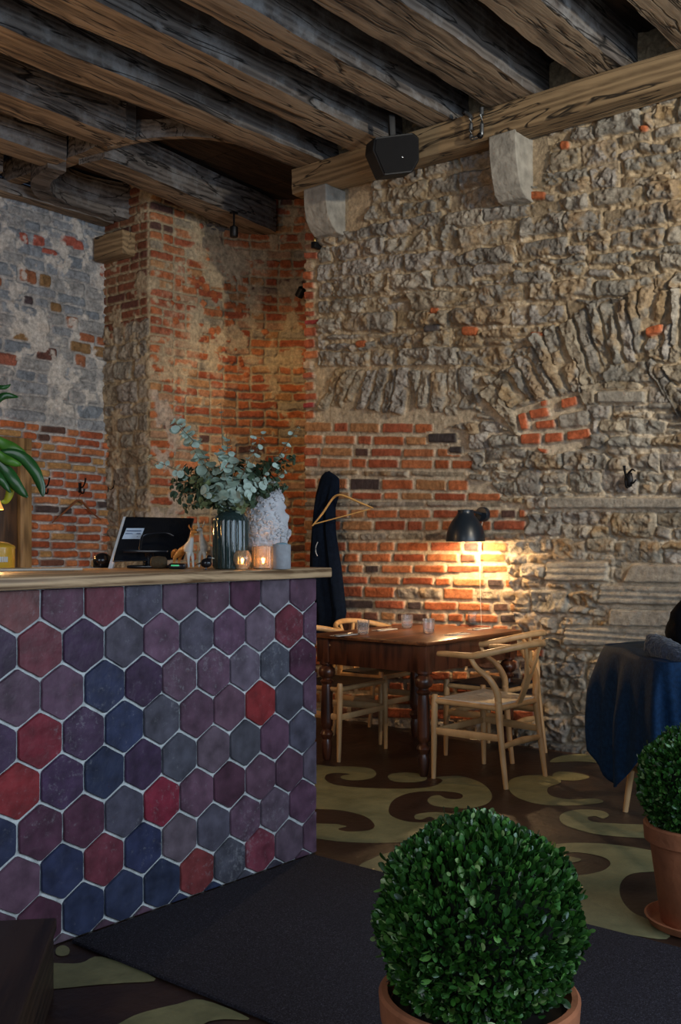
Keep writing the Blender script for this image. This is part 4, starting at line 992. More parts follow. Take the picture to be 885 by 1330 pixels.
MB().box((-.02, -.02, -.03), (.06, .02, .015), .004).build('bracket_body', IRON, fx); MB().lathe([(.008, .01), (.012, .02), (.006, .05)], (0, 0, 0), 12).build('bracket_pin', plain('brass', (.6, .4, .15), .35, metal=1), fx)

# ================================================================== TABLE SETTINGS
GL = plain('clear_glass', (.96, .97, 1.0), .03, noise=.01, trans=.92, coat=.3)
def tumbler(loc, label):
    t = thing('glass_tumbler', label, 'drinking glass', loc, group='water glasses on the table')
    prof_o = [(.026, 0), (.030, .004), (.033, .03), (.036, .085)]; prof_i = [(.034, .085), (.031, .03), (.028, .012), (.001, .010)]
    MB().lathe(prof_o+prof_i, (0, 0, 0), 40, flute=lambda a, z: 1+.05*math.cos(10*a)).build('glass_body', GL, t); return t
gs = [((472, 824), 'fluted water glass at the left end of the table, nearest the bar'), ((529, 816), 'fluted water glass on the far side of the table, next to the wall side setting'),
      ((557, 822), 'fluted water glass nearest the front corner of the table'), ((615, 811), 'fluted water glass against the brick wall under the lamp')]
g0 = None
for i, ((u, v), lab) in enumerate(gs):
    p = on_z(u, v, .7505)
    if g0 is None: g0 = tumbler(p, lab); g0.rotation_euler.z = .3
    else:
        c = copy_tree(g0); c.location = p; c['label'] = lab; c.rotation_euler.z = i
STL = plain('cutlery_steel', (.6, .6, .6), .22, metal=1, noise=.05); NAP = plain('white_napkin', (.62, .62, .60), .9, bump=.2, bscale=200)
def setting(loc, rz, where):
    t = thing('paper_napkin', 'folded white napkin '+where, 'napkin', loc, rz, 'napkins on the table'); MB().box((-.09, -.035, 0), (.09, .035, .003), .0012).build('napkin_fold', NAP, t)
    f = thing('fork', 'steel fork lying on the napkin '+where, 'fork', (loc[0], loc[1], loc[2]+.0045), rz, 'forks on the napkins')
    MB().tube([(-.09, .014, .001), (-.03, .014, .003), (.03, .014, .003), (.045, .014, .003)], [.005, .003, .0025, .006], 8, flat=.35, smooth=3).build('fork_handle', STL, f)
    mb = MB()
    for k in range(4): mb.tube([(.044, .0085+k*.0036, .003), (.065, .0085+k*.0036, .001), (.09, .0085+k*.0036, .004)], .0012, 6)
    mb.build('fork_tines', STL, f)
    k_ = thing('table_knife', 'steel knife lying on the napkin '+where, 'knife', (loc[0], loc[1], loc[2]+.0045), rz, 'knives on the napkins')
    MB().tube([(-.10, -.012, .001), (-.01, -.012, .002)], [.006, .005], 8, flat=.45).build('knife_handle', STL, k_)
    MB().prism([(-.01, -.017), (.085, -.018), (.10, -.012), (.09, -.008), (-.01, -.008)], .0012, .0024).build('knife_blade', STL, k_)
for (u, v, wh) in [(594, 824, 'at the front right setting of the table'), (655, 813, 'at the setting by the wall, right of the lamp'), (500, 818, 'at the far side setting in the middle'), (447, 825, 'at the left front setting beside the bar')]:
    p = on_z(u, v, .7505); p.x = min(p.x, 5.58); p.y = max(p.y, 3.28); p.y = min(p.y, 3.99); setting(p, 0.0, wh)

# ================================================================== THINGS ON THE BAR
BT = CTOP+.0008
def onbar(u, v=738.5): return on_z(u, v, BT)
SIDE = math.atan2(RT.y, RT.x)     # local +X runs to the right of the photo, local -Y to the viewer
# green fluted vase
VG = plain('dark_green_glass', (.050, .085, .080), .10, noise=.05, trans=.55, ior=1.45, coat=.2)
vp = onbar(300, 739); vase = thing('glass_vase', 'tall dark green ribbed glass vase on the bar', 'vase', vp)
D = (vp-cam.location).dot(FW); s_ = D/FPX
vo = [(20, 0), (22.3, 1), (22.8, 4), (22.8, 62), (22, 66), (18, 71), (12.5, 74), (11, 77), (11, 82), (12.5, 85)]; vi = [(10.5, 85), (9.3, 80), (9.8, 76), (19, 68), (20.6, 62), (20.8, 6), (18, 3), (.1, 3)]
MB().lathe([(r_*s_, z_*s_) for r_, z_ in vo+vi], (0, 0, 0), 96, flute=lambda a, z: 1+(.045*math.cos(22*a) if 3*s_ < z < 66*s_ else 0)).build('vase_body', VG, vase)
# eucalyptus bouquet standing in it
EU = [plain('eucalyptus_pale', (.46, .56, .46), .6, noise=.25, scale=40), plain('eucalyptus_grey', (.30, .38, .29), .6, noise=.25, scale=40), plain('eucalyptus_olive', (.16, .19, .08), .6, noise=.3, scale=40), plain('eucalyptus_dark', (.05, .08, .04), .65, noise=.3, scale=40)]
STM = plain('thin_stem', (.14, .10, .05), .7)
bq = thing('eucalyptus_bouquet', 'bouquet of silvery eucalyptus branches in the green vase', 'bouquet', vp)
def leaf_disc(mb, c, nrm, r, el=1.0):
    nrm = nrm.normalized(); a = nrm.orthogonal().normalized(); q = Matrix.Rotation(random.uniform(0, 6.28), 3, nrm); a = q @ a; b = nrm.cross(a); n = 10
    vs = [c+nrm*(-.10*r)]; 
    for k in range(n):
        t = 2*PI*k/n; vs.append(c+a*math.cos(t)*r*el+b*math.sin(t)*r+nrm*(.14*r*math.cos(2*t)))
    mb.add(vs, [(0, 1+k, 1+(k+1) % n) for k in range(n)])
def branch(tip, dd, leafr, nleaf, mat, bend=0., start=.35, spread=1.0, mid=None, el=1.0):
    base = Vector((0, 0, 70*s_))+Vector((random.uniform(-.008, .008), random.uniform(-.008, .008), 0))
    T = at_d(tip[0], tip[1], D+dd)-vp
    m1 = Vector((T.x*.25, T.y*.25, 70*s_+(T.z-70*s_)*.45)) if mid is None else at_d(mid[0], mid[1], D+dd*.5)-vp
    low = Vector((base.x*-.6, base.y*-.6, 12*s_))
    pts, rr = spline([low, base, m1, T], [.0022, .0022, .0018, .001], 10)
    o = None; st = MB(); st.tube(pts, rr, 5); lf = MB(); n = len(pts)
    for k in range(nleaf):
        f = start+(1-start)*(k+.5)/nleaf; i = min(int(f*(n-1)), n-2); p = pts[i]; tg = (pts[i+1]-pts[i]).normalized()
        for sg in (-1, 1):
            sd = tg.orthogonal().normalized(); sd = Matrix.Rotation(random.uniform(0, 6.28), 3, tg) @ sd
            r = leafr*random.uniform(.6, 1.15)*(1-.35*max(0, f-.6)/.4); c = p+sd*r*1.05*spread+tg*r*.3
            nn = (tg*random.uniform(.2, 1)+Vector((random.uniform(-1, 1), random.uniform(-1, 1), random.uniform(-.3, 1)))*.7-FW*.35)
            leaf_disc(lf, c, nn, r, el)
    br = lf.build('eucalyptus_branch', mat, bq, ang=180); stem = st.build('branch_stem', STM, br)
    return br
random.seed(5)
B = [((226, 546), .03, .014, 14, 0, .45, (262, 600)), ((232, 552), -.02, .013, 12, 0, .4, (268, 596)), ((191, 594), -.03, .010, 10, 0, .55, (250, 622)), ((388, 552), .02, .009, 14, 0, .45, (350, 610)), ((372, 612), .05, .008, 9, 1, .4, (340, 635)),
     ((342, 560), .04, .008, 10, 0, .4, (325, 610)), ((330, 566), -.02, .007, 8, 0, .5, (318, 612)), ((287, 522), .05, .006, 9, 1, .5, (290, 585)), ((294, 562), 0, .009, 11, 1, .3, (298, 610)), ((255, 590), -.06, .013, 10, 1, .3, (280, 625)), ((282, 592), -.08, .015, 10, 0, .35, (294, 625)),
     ((305, 585), -.08, .015, 10, 0, .3, (302, 625)), ((322, 600), -.07, .013, 10, 1, .3, (310, 630)), ((345, 622), -.03, .012, 9, 0, .3, (322, 636)), ((330, 640), -.07, .012, 8, 0, .3, (315, 642)), ((268, 640), -.08, .013, 8, 0, .35, (282, 640)), ((285, 650), -.09, .013, 7, 1, .4, (290, 640)), ((312, 648), -.09, .013, 7, 0, .4, (306, 640))]
for (tip, dd, lr, nl, mi, st_, mid) in B: branch(tip, dd, lr*1.9, nl, EU[mi], start=st_, mid=mid)
Dk = [((222, 628), .0, 3), ((225, 648), -.02, 3), ((238, 612), .05, 3), ((240, 662), -.03, 3), ((262, 655), -.05, 2), ((248, 628), -.05, 2), ((362, 598), .07, 3), ((372, 630), .06, 3), ((352, 640), .0, 3), ((385, 598), .06, 3), ((330, 655), -.04, 3), ((270, 608), .06, 2), ((345, 612), .07, 3), ((310, 600), .08, 3), ((232, 636), .03, 3), ((318, 660), -.06, 2)]
for (tip, dd, mi) in Dk: branch(tip, dd, .021, 38, EU[mi], start=.3, spread=1.2, mid=((tip[0]+300)/2, (tip[1]+655)/2-12), el=.6)

# white bust
PLW = plain('white_plaster', (.62, .60, .60), .75, noise=.12, bump=.25, bscale=60)
bp = onbar(346, 736); bp = at_d(346, 0, D+.13); bp.z = BT
bust = thing('plaster_bust', 'white plaster head with curly hair and beard behind the vase', 'bust', bp, SIDE)
random.seed(9)
b_ = bmesh.new(); bmesh.ops.create_icosphere(b_, subdivisions=5, radius=1)
u_ = (D+.13)/FPX   # metres per photo pixel here
for v in b_.verts:
    x, y, z = v.co
    # head facing +X (right of the photo)
    hx_ = 25*u_*x; hy_ = 22*u_*y; hz_ = 52*u_*z+62*u_
    if z < .1: hx_ *= 1+.16*(.1-z); hx_ -= 3*u_*(.1-z)
    if z < -.2: hx_ *= 1+.10*(-z-.2); hy_ *= 1.0
    face = max(0, x-.25)*max(0, 1-abs(y)*1.6)
    hx_ += u_*7*face*math.exp(-((z-.10)/.13)**2)            # nose
    hx_ += u_*4*face*math.exp(-((z-.34)/.07)**2)            # brow
    hx_ -= u_*4*face*math.exp(-((z-.22)/.06)**2)            # eye line
    hx_ += u_*6*max(0, x-.1)*math.exp(-((z+.35)/.28)**2)    # beard
    v.co = Vector((hx_, hy_, hz_))
b_.normal_update(); HS = [(v.co.copy(), v.normal.copy()) for v in b_.verts]; HZ0 = 62*u_
mb = MB(); mb.bm(b_); mb.build('head', PLW, bust)
cr_ = MB()
for k in range(420):
    c, nrm = random.choice(HS); zz = (c.z-HZ0)/(52*u_); x = c.x/(25*u_); y = c.y/(22*u_); th = math.atan2(y, x)
    if x > .40 and -.12 < zz < .50 and abs(y) < .75: continue
    a = nrm.orthogonal(); b2 = nrm.cross(a); R0 = u_*random.uniform(3.6, 6.4); sg = random.choice([-1, 1])
    pts = []
    for j in range(9):
        t = j/8*4.4*sg+th*3; q = R0*(1-j/10); pts.append(c+(a*math.cos(t)+b2*math.sin(t))*q*.62+nrm*(.06*R0+.22*R0*j/8))
    cr_.tube(pts, [R0*.40]*3+[R0*.36]*3+[R0*.30]*3, 6)
cr_.build('curls', PLW, bust)
MB().lathe([(20*u_, 0), (21*u_, 2*u_), (20*u_, 7*u_), (15*u_, 12*u_), (14*u_, 22*u_)], (0, 0, 0), 24).build('neck_base', PLW, bust)

# candle holders
CG = plain('amber_glass', (1.0, .80, .58), .08, noise=.02, trans=.85, ior=1.45); WAX = plain('candle_wax', (.8, .7, .5), .5); FL = glow('flame', (1.0, .50, .14), 90)
def tealight(t, s=1):
    MB().lathe([(.017*s, .006), (.018*s, .008), (.018*s, .020), (.001, .020)], (0, 0, 0), 20).build('candle', WAX, t)
    MB().lathe([(.001, .021), (.004, .025), (.0045, .030), (.002, .040), (.0003, .046)], (0, 0, 0), 10).build('flame', FL, t)
p = onbar(315, 739.5); t = thing('candle_holder', 'small round faceted glass candle holder, lit, in front of the vase', 'candle holder', p)
def holder(t, prof, nn, mat, flute=None): MB().lathe(prof, (0, 0, 0), nn, flute=flute).build('holder_glass', mat, t)
k = s_*.97
holder(t, [(7*k, 0), (9*k, 1*k), (12.8*k, 12*k), (11.5*k, 20*k), (8.5*k, 25*k), (7.6*k, 25*k), (10*k, 19*k), (11*k, 12*k), (7*k, 3*k), (.1*k, 3*k)], 10, CG); tealight(t, .8)
point('tealight_glow', (p.x, p.y, p.z+.036), .10, (1, .5, .18), .006)
p = onbar(342, 739); t = thing('candle_holder', 'ribbed cylindrical glass candle holder glowing orange on the bar', 'candle holder', p)
holder(t, [(13*k, 0), (14.3*k, 1*k), (14.3*k, 30*k), (13*k, 30.5*k), (12.3*k, 30*k), (12.3*k, 3*k), (.1*k, 3*k)], 64, CG, flute=lambda a, z: 1+.03*math.cos(16*a)); tealight(t)
point('tealight_glow', (p.x, p.y, p.z+.038), .22, (1, .5, .18), .006)
p = onbar(366, 739); t = thing('candle_holder', 'grey concrete cup at the right end of the candle row', 'candle holder', p)
holder(t, [(11.5*k, 0), (12.3*k, 1*k), (12.3*k, 32*k), (11.5*k, 33*k), (10*k, 32.5*k), (10*k, 6*k), (.1*k, 6*k)], 40, plain('grey_concrete', (.36, .36, .37), .85, noise=.12, scale=40, bump=.2))
MB().ball((0, 0, 33*k), (9*k, 9*k, 2.5*k), u=16, n=8).build('blue_lid', plain('pale_blue', (.25, .40, .48), .5), t)

# animal figurines
def skin_body(name, nodes, edges, mats, parent, sub=2):
    me = bpy.data.meshes.new(name); me.from_pydata([n[0] for n in nodes], edges, []); o = bpy.data.objects.new(name, me); COL.objects.link(o); o.parent = parent
    sk = o.modifiers.new('skin', 'SKIN'); 
    for i, n in enumerate(nodes):
        sv = me.skin_vertices[0].data[i] if me.skin_vertices else None
        if sv: sv.radius = (n[1], n[1])
    if me.skin_vertices: me.skin_vertices[0].data[0].use_root = True
    ss = o.modifiers.new('s', 'SUBSURF'); ss.levels = sub; ss.render_levels = sub
    me.materials.append(mats); return o
def ensure_skin(o): pass
def animal(name, label, loc, rz, pl, mat, ears, tall):
    t = thing(name, label, 'figurine', loc, rz)
    q = lambda *a: Vector(a)*pl
    # +X is the front
    nodes = [(q(-.25, 0, .42), .105*pl), (q(.0, 0, .45), .085*pl), (q(.16, 0, .50), .095*pl), (q(.21, 0, .64), .060*pl), (q(.23, 0, .76), .045*pl), (q(.26, 0, .86), .062*pl), (q(.34, 0, .84), .040*pl), (q(.42, 0, .82), .018*pl),
             (q(.18, .06, .30), .045*pl), (q(.19, .065, .15), .026*pl), (q(.20, .065, .02), .028*pl), (q(.18, -.06, .30), .045*pl), (q(.19, -.065, .15), .026*pl), (q(.20, -.065, .02), .028*pl),
             (q(-.28, .07, .28), .06*pl), (q(-.33, .07, .16), .028*pl), (q(-.28, .07, .02), .028*pl), (q(-.28, -.07, .28), .06*pl), (q(-.33, -.07, .16), .028*pl), (q(-.28, -.07, .02), .028*pl)]
    edges = [(0, 1), (1, 2), (2, 3), (3, 4), (4, 5), (5, 6), (6, 7), (2, 8), (8, 9), (9, 10), (2, 11), (11, 12), (12, 13), (0, 14), (14, 15), (15, 16), (0, 17), (17, 18), (18, 19)]
    me = bpy.data.meshes.new('body'); me.from_pydata([n[0] for n in nodes], edges, []); o = bpy.data.objects.new('body', me); COL.objects.link(o)
    o.modifiers.new('skin', 'SKIN')
    lay = me.skin_vertices[0] if len(me.skin_vertices) else None
    if lay is None:
        b = bmesh.new(); b.from_mesh(me); ly = b.verts.layers.skin.verify()
        for i, v in enumerate(b.verts): v[ly].radius = (nodes[i][1],)*2; v[ly].use_root = i == 0
        b.to_mesh(me); b.free()
    else:
        for i, n in enumerate(nodes): lay.data[i].radius = (n[1],)*2
        lay.data[0].use_root = True
    ss = o.modifiers.new('s', 'SUBSURF'); ss.levels = 2; ss.render_levels = 2; me.materials.append(mat); o.parent = t
    e = MB()
    for sg in (-1, 1):
        e.tube([q(.25, sg*.04, .89), q(.22, sg*.075, .90+ears*.6), q(.24, sg*.085, .90+ears)], [.032*pl, .026*pl, .004*pl], 8, flat=.5)
    e.build('ears', mat, t)
    MB().tube([q(-.34, 0, .42), q(-.46, 0, .36), q(-.50, 0, .24)], [.035*pl, .05*pl, .012*pl], 10, smooth=4).build('tail', mat, t)
    MB().ball(q(.30, -.052, .875), .012*pl, u=8, n=6).ball(q(.30, .052, .875), .012*pl, u=8, n=6).ball(q(.44, 0, .822), .014*pl, u=8, n=6).build('eyes_and_nose', SPK, t)
    return t
def fox_mat():
    m, nt, p = mk('orange_white_ceramic'); p.inputs['Roughness'].default_value = .35
    tc = nd(nt, 'ShaderNodeTexCoord'); sx = nd(nt, 'ShaderNodeSeparateXYZ'); nt.links.new(tc.outputs['Object'], sx.inputs[0])
    n = nd(nt, 'ShaderNodeTexNoise', i_Scale=30.0); nt.links.new(tc.outputs['Object'], n.inputs['Vector'])
    a = nd(nt, 'ShaderNodeMath', operation='MULTIPLY_ADD'); a.inputs[1].default_value = .03; nt.links.new(n.outputs[0], a.inputs[0]); nt.links.new(sx.outputs[0], a.inputs[2])
    mr = nd(nt, 'ShaderNodeMapRange'); mr.inputs[1].default_value = .022; mr.inputs[2].default_value = .030; nt.links.new(a.outputs[0], mr.inputs[0])
    hz = nd(nt, 'ShaderNodeMapRange'); hz.inputs[1].default_value = .118; hz.inputs[2].default_value = .128; hz.inputs[3].default_value = 1; hz.inputs[4].default_value = .0; nt.links.new(sx.outputs[2], hz.inputs[0])
    mu = nd(nt, 'ShaderNodeMath', operation='MULTIPLY'); nt.links.new(mr.outputs[0], mu.inputs[0]); nt.links.new(hz.outputs[0], mu.inputs[1])
    mm = nd(nt, 'ShaderNodeMix', data_type='RGBA'); nt.links.new(mu.outputs[0], mm.inputs[0]); mm.inputs[6].default_value = (.62, .24, .05, 1); mm.inputs[7].default_value = (.66, .62, .55, 1); nt.links.new(mm.outputs[2], p.inputs['Base Color']); return m
p = onbar(241, 738.5); animal('fox_figurine', 'orange and white ceramic fox figurine, left of the pair on the bar', p, SIDE-.75, .175, fox_mat(), .10, 1)
p = onbar(266, 738.5); p = p+FW*.05; animal('deer_figurine', 'cream ceramic deer figurine with upright ears, right of the fox', p, SIDE-1.95, .185, plain('cream_ceramic', (.60, .53, .44), .35, noise=.2, scale=60), .13, 1)
# little black bird
p = onbar(265, 740)+RT*.012-FW*.03; t = thing('bird_figurine', 'tiny black bird figurine beside the green vase', 'figurine', p, SIDE)
BK = plain('glossy_black', (.008, .008, .010), .2, noise=.05)
MB().ball((0, 0, .026), (.022, .015, .018), u=16, n=10).ball((.012, 0, .046), (.011, .010, .011), u=12, n=8).tube([(-.015, 0, .028), (-.038, 0, .020)], [.009, .003], 8, flat=.4).build('body', BK, t)
MB().tube([(.02, 0, .046), (.032, 0, .044)], [.004, .0008], 6).build('beak', plain('pale_beak', (.5, .45, .35), .5), t)
MB().tube([(.0, -.005, 0), (0, -.005, .012)], .0018, 6).tube([(.0, .005, 0), (0, .005, .012)], .0018, 6).box((-.010, -.010, 0), (.014, .010, .002), .0008).build('feet', BK, t)

# till screen, seen from behind
p = onbar(190, 738); sc_ = thing('till_screen', 'black touch screen till seen from behind with a white sticker', 'screen', p, SIDE)
dS = (p-cam.location).dot(FW); k = dS/FPX
def sp(u, v, dd=0): q = at_d(u, v, dS+dd)-p; return Vector((q.dot(RT), q.dot(FW), q.z))
def slab4(mb, pts, off0, off1):
    vs = [q+Vector((0, off0, 0)) for q in pts]+[q+Vector((0, off1, 0)) for q in pts]; n = len(pts)
    mb.add(vs, [tuple(range(n)), tuple(range(n, 2*n))[::-1]]+[(i, (i+1) % n, (i+1) % n+n, i+n) for i in range(n)])
SB = plain('black_gloss_plastic', (.006, .007, .010), .22, noise=.05, coat=.2)
mb = MB(); slab4(mb, [sp(163, 671, .09), sp(252, 673, .16), sp(238, 727, .08), sp(146, 730, .0)], -.0, .022); o = mb.build('screen_back', SB, sc_); bv = o.modifiers.new('b', 'BEVEL'); bv.width = .004; bv.segments = 3
mb = MB(); slab4(mb, [sp(160, 671, .085), sp(164, 671, .088), sp(145, 740, -.01), sp(139.5, 740, -.012)], .004, .030); mb.build('screen_edge', plain('pale_bezel', (.60, .58, .55), .4), sc_)
mb = MB(); slab4(mb, [sp(165, 686, .065), sp(188, 686, .085), sp(183, 700, .070), sp(159, 700, .045)], -.008, -.004); st = mb.build('sticker', plain('white_sticker', (.55, .62, .70), .5), sc_)
mb = MB()
for (v0, u0, u1) in [(689.5, 166, 185), (693, 164.5, 177), (693, 179, 184), (696.5, 163, 181)]:
    slab4(mb, [sp(u0, v0-.6, .07), sp(u1, v0-.6, .085), sp(u1-.4, v0+.6, .083), sp(u0-.4, v0+.6, .068)], -.022, -.018)
mb.build('print_lines', plain('grey_print', (.10, .14, .22), .6), st)
mb = MB(); mb.tube([sp(182, 714, .0), sp(184, 700, .015), sp(190, 694, .025), sp(215, 692, .04), sp(226, 696, .04)], .006, 10, smooth=4); mb.box((-.09, -.02, .062), (.09, .0, .075), .004); mb.build('handle_bar', SB, sc_)
MB().box((-.075, -.02, .0), (.10, .16, .012), .004).build('stand_base', SB, sc_)
MB().tube([(0, .08, .01), (0, .06, .07)], [.03, .025], 16).build('stand_neck', SB, sc_)
# card reader, dark roll and round mouse
p = onbar(231, 739); t = thing('card_reader', 'small dark card reader with green display in front of the till', 'card reader', p, SIDE)
mb = MB(); mb.box((-.032, -.03, 0), (.032, .045, .022), .006); mb.build('reader_body', BK, t); MB().box((-.022, -.032, .012), (.010, -.029, .017), .0008).build('green_display', glow('green_led', (.1, .8, .3), .25), t)
p = onbar(208, 738.5)-FW*.03; t = MB().lathe([(.014, -.032), (.022, -.026), (.025, 0), (.022, .026), (.014, .032)], (0, 0, .0255), 20, M=Matrix.Translation(p) @ Matrix.Translation((0, 0, .0255)) @ Matrix.Rotation(SIDE, 4, 'Z') @ Matrix.Rotation(PI/2, 4, 'Y') @ Matrix.Translation((0, 0, -.0255))).build('cloth_roll', plain('brown_cloth', (.07, .045, .02), .9, bump=.5, bscale=120)); tag(t, 'small rolled brown cloth lying before the till screen', 'cloth')
p = at_d(133, 735, D+.2); p.z = BT; t = MB().ball((0, 0, .03), (.042, .035, .032), M=Matrix.Translation(p)).box((-.03, -.025, 0), (.03, .025, .02), .004, M=Matrix.Translation(p)).build('black_tape_dispenser', BK); tag(t, 'rounded black gadget on the bar left of the till screen', 'gadget')
# flat tray and yellow tin at the left
p = on_z(52, 741, BT); t = MB().box((-.16, -.04, 0), (.15, .10, .009), .003, M=Matrix.Translation(p) @ Matrix.Rotation(SIDE+.5, 4, 'Z')).build('wooden_tray', plain('pale_tray', (.52, .44, .34), .4)); tag(t, 'thin pale tray lying flat on the bar at the left', 'tray')
YEL = plain('mustard_enamel', (.60, .33, .03), .3, noise=.08, coat=.4)
p = at_d(-4, 739, 4.0); p.z = BT; t = thing('yellow_tin', 'mustard yellow round tin with domed lid at the left edge of the bar', 'tin', p, SIDE)
kk = 4.0/FPX
MB().lathe([(22*kk, 0), (22.5*kk, 1*kk), (22.5*kk, 27*kk), (21*kk, 28*kk)], (0, 0, 0), 40).build('tin_body', YEL, t)
MB().lathe([(23*kk, 27*kk), (23.2*kk, 29*kk), (22*kk, 31*kk), (14*kk, 35*kk), (3*kk, 37*kk), (2*kk, 40*kk)], (0, 0, 0), 40).build('lid', YEL, t)
mk_ = MB()
for (a0) in (-1.05, -.93, -.80, -.68):
    x_ = 22.8*kk*math.cos(a0); y_ = 22.8*kk*math.sin(a0); mk_.box((x_-.0025, y_-.003, 10*kk), (x_+.0025, y_+.002, 17*kk), .0006)
mk_.build('white_marks', NAP, t)
# small lamp and hanging plant just at the left edge
p = at_d(-16, 739, 4.25); p.z = BT; t = thing('table_lamp', 'small lamp with glowing orange shade at the left edge of the bar', 'lamp', p)
kk = 4.25/FPX
SHD = plain('orange_shade', (.75, .38, .10), .6); SHD.node_tree.nodes['Principled BSDF'].inputs['Emission Color'].default_value = (1, .45, .1, 1); SHD.node_tree.nodes['Principled BSDF'].inputs['Emission Strength'].default_value = .8
mb = MB(); n = 32; vs = []; fs = []
for (r_, z_) in [(10, 100), (20, 76), (19.5, 76), (9.5, 100)]:
    for q in range(n): vs.append((r_*kk*math.cos(2*PI*q/n), r_*kk*math.sin(2*PI*q/n), z_*kk))
for i in range(3):
    for q in range(n): fs.append((i*n+q, i*n+(q+1) % n, (i+1)*n+(q+1) % n, (i+1)*n+q))
mb.add(vs, fs); mb.build('lamp_shade', SHD, t)
MB().lathe([(12*kk, 0), (12*kk, 2*kk), (2*kk, 4*kk), (1.3*kk, 78*kk), (3*kk, 80*kk)], (0, 0, 0), 20).build('lamp_base', plain('aged_brass', (.45, .30, .12), .35, metal=1), t)
MB().ball((0, 0, 87*kk), .018).build('bulb', BULB, t)
point('table_lamp_light', (p.x, p.y, p.z+82*kk-.03), 9, (1.0, .60, .24), .03)
LFM = plain('glossy_leaf', (.018, .085, .016), .3, noise=.4, scale=12, coat=.2); LFY = plain('yellow_leaf', (.42, .40, .02), .4, noise=.2, scale=12); LFL = plain('light_leaf', (.07, .20, .02), .35, noise=.3, scale=12)
dP = 3.95; p = at_d(-66, 739, dP); p.z = BT
t = thing('potted_plant', 'leafy green plant hanging in from the left edge above the bar', 'plant', p)
MB().lathe([(.045, 0), (.06, .002), (.07, .10), (.064, .10), (.056, .02), (.001, .02)], (0, 0, 0), 32).build('pot', plain('plant_pot', (.30, .28, .25), .6), t)
MB().lathe([(.001, .085), (.062, .085), (.001, .09)], (0, 0, 0), 24).build('soil', plain('soil', (.02, .015, .01), .9), t)
def big_leaf(px, wpix, mat, dd=0.0):
    P = [at_d(u, v, dP+dd)-p for u, v in px]; n0 = len(P); P, _ = spline(P, [0]*n0, 6); n = len(P); vs = []; fs = []
    for i, q in enumerate(P):
        f = i/(n-1); tg = (P[min(i+1, n-1)]-P[max(i-1, 0)]).normalized(); sd = tg.cross(-FW).normalized(); wd = wpix*dP/FPX*math.sin(PI*min(.98, f*.97+.02))**.75
        wd = max(wd, .0008)
        for c_ in (-1, -.5, 0, .5, 1): vs.append(q+sd*wd*c_+(-FW)*(-abs(c_)*wd*.16+.002*math.sin(f*13+c_)+(.0012 if c_ == 0 else 0)))
    for i in range(n-1):
        for k_ in range(4): fs.append((i*5+k_, i*5+k_+1, (i+1)*5+k_+1, (i+1)*5+k_))
    mb = MB(); mb.add(vs, fs); o = mb.build('leaf', mat, t, ang=180); so = o.modifiers.new('t', 'SOLIDIFY'); so.thickness = .0006
big_leaf([(-15, 592), (10, 588), (30, 595), (45, 612), (53, 632), (56, 645)], 8, LFM)
big_leaf([(-20, 560), (0, 575), (18, 583), (34, 590)], 8, LFL, .02)
big_leaf([(-20, 585), (0, 605), (12, 618), (24, 634), (36, 646)], 9, LFM, -.02)
big_leaf([(-15, 605), (5, 622), (13, 636), (8, 650), (1, 652)], 5.5, LFY, .01)
big_leaf([(-22, 545), (-8, 524), (6, 514), (24, 516)], 5, LFM, .03)
big_leaf([(-20, 500), (-6, 502), (6, 503), (14, 499)], 3, LFM, .03)
big_leaf([(-15, 575), (0, 592), (15, 600), (28, 604)], 6, LFL, -.03)
big_leaf([(-25, 590), (-8, 612), (2, 625), (14, 640)], 6, LFM, -.04)
mb = MB()
for (u, v) in [(-15, 592), (-20, 560), (-20, 585), (-15, 605), (-22, 545), (-20, 500), (-25, 590)]:
    q = at_d(u, v, dP)-p; mb.tube([(0, 0, .08), (q.x*.4, q.y*.4, q.z*.7), q], [.004, .003, .002], 6, smooth=5)
mb.build('stems', LFM, t)
# wooden door in the back wall at the left edge
DF = wood('old_door_frame', (.14, .08, .03), (.34, .21, .09), .6, scale=(20, 20, 1.5), bump=.3, rot=(0, 0, 0))
DD = wood('dark_door_boards', (.03, .015, .008), (.09, .045, .02), .6, scale=(20, 20, 1.5), bump=.3)
a = on_y(20, 700, YB-.05); b = on_y(35, 700, YB-.05); zt = on_y(30, 585, YB-.05).z
mb = MB(); mb.box((a.x, YB-.12, 0), (b.x, YB-.02, zt), .006); dr = mb.build('door_1', DF); dr['kind'] = 'structure'
mb = MB()
for k in range(6): mb.box((a.x-.16*(k+1), YB-.085, 0), (a.x-.16*k-.006, YB-.045, zt-.02), .004)
mb.build('door_boards', DD, dr)
MB().box((a.x-1.1, YB-.12, zt), (b.x, YB-.02, zt+.09), .006).build('door_head', DF, dr)

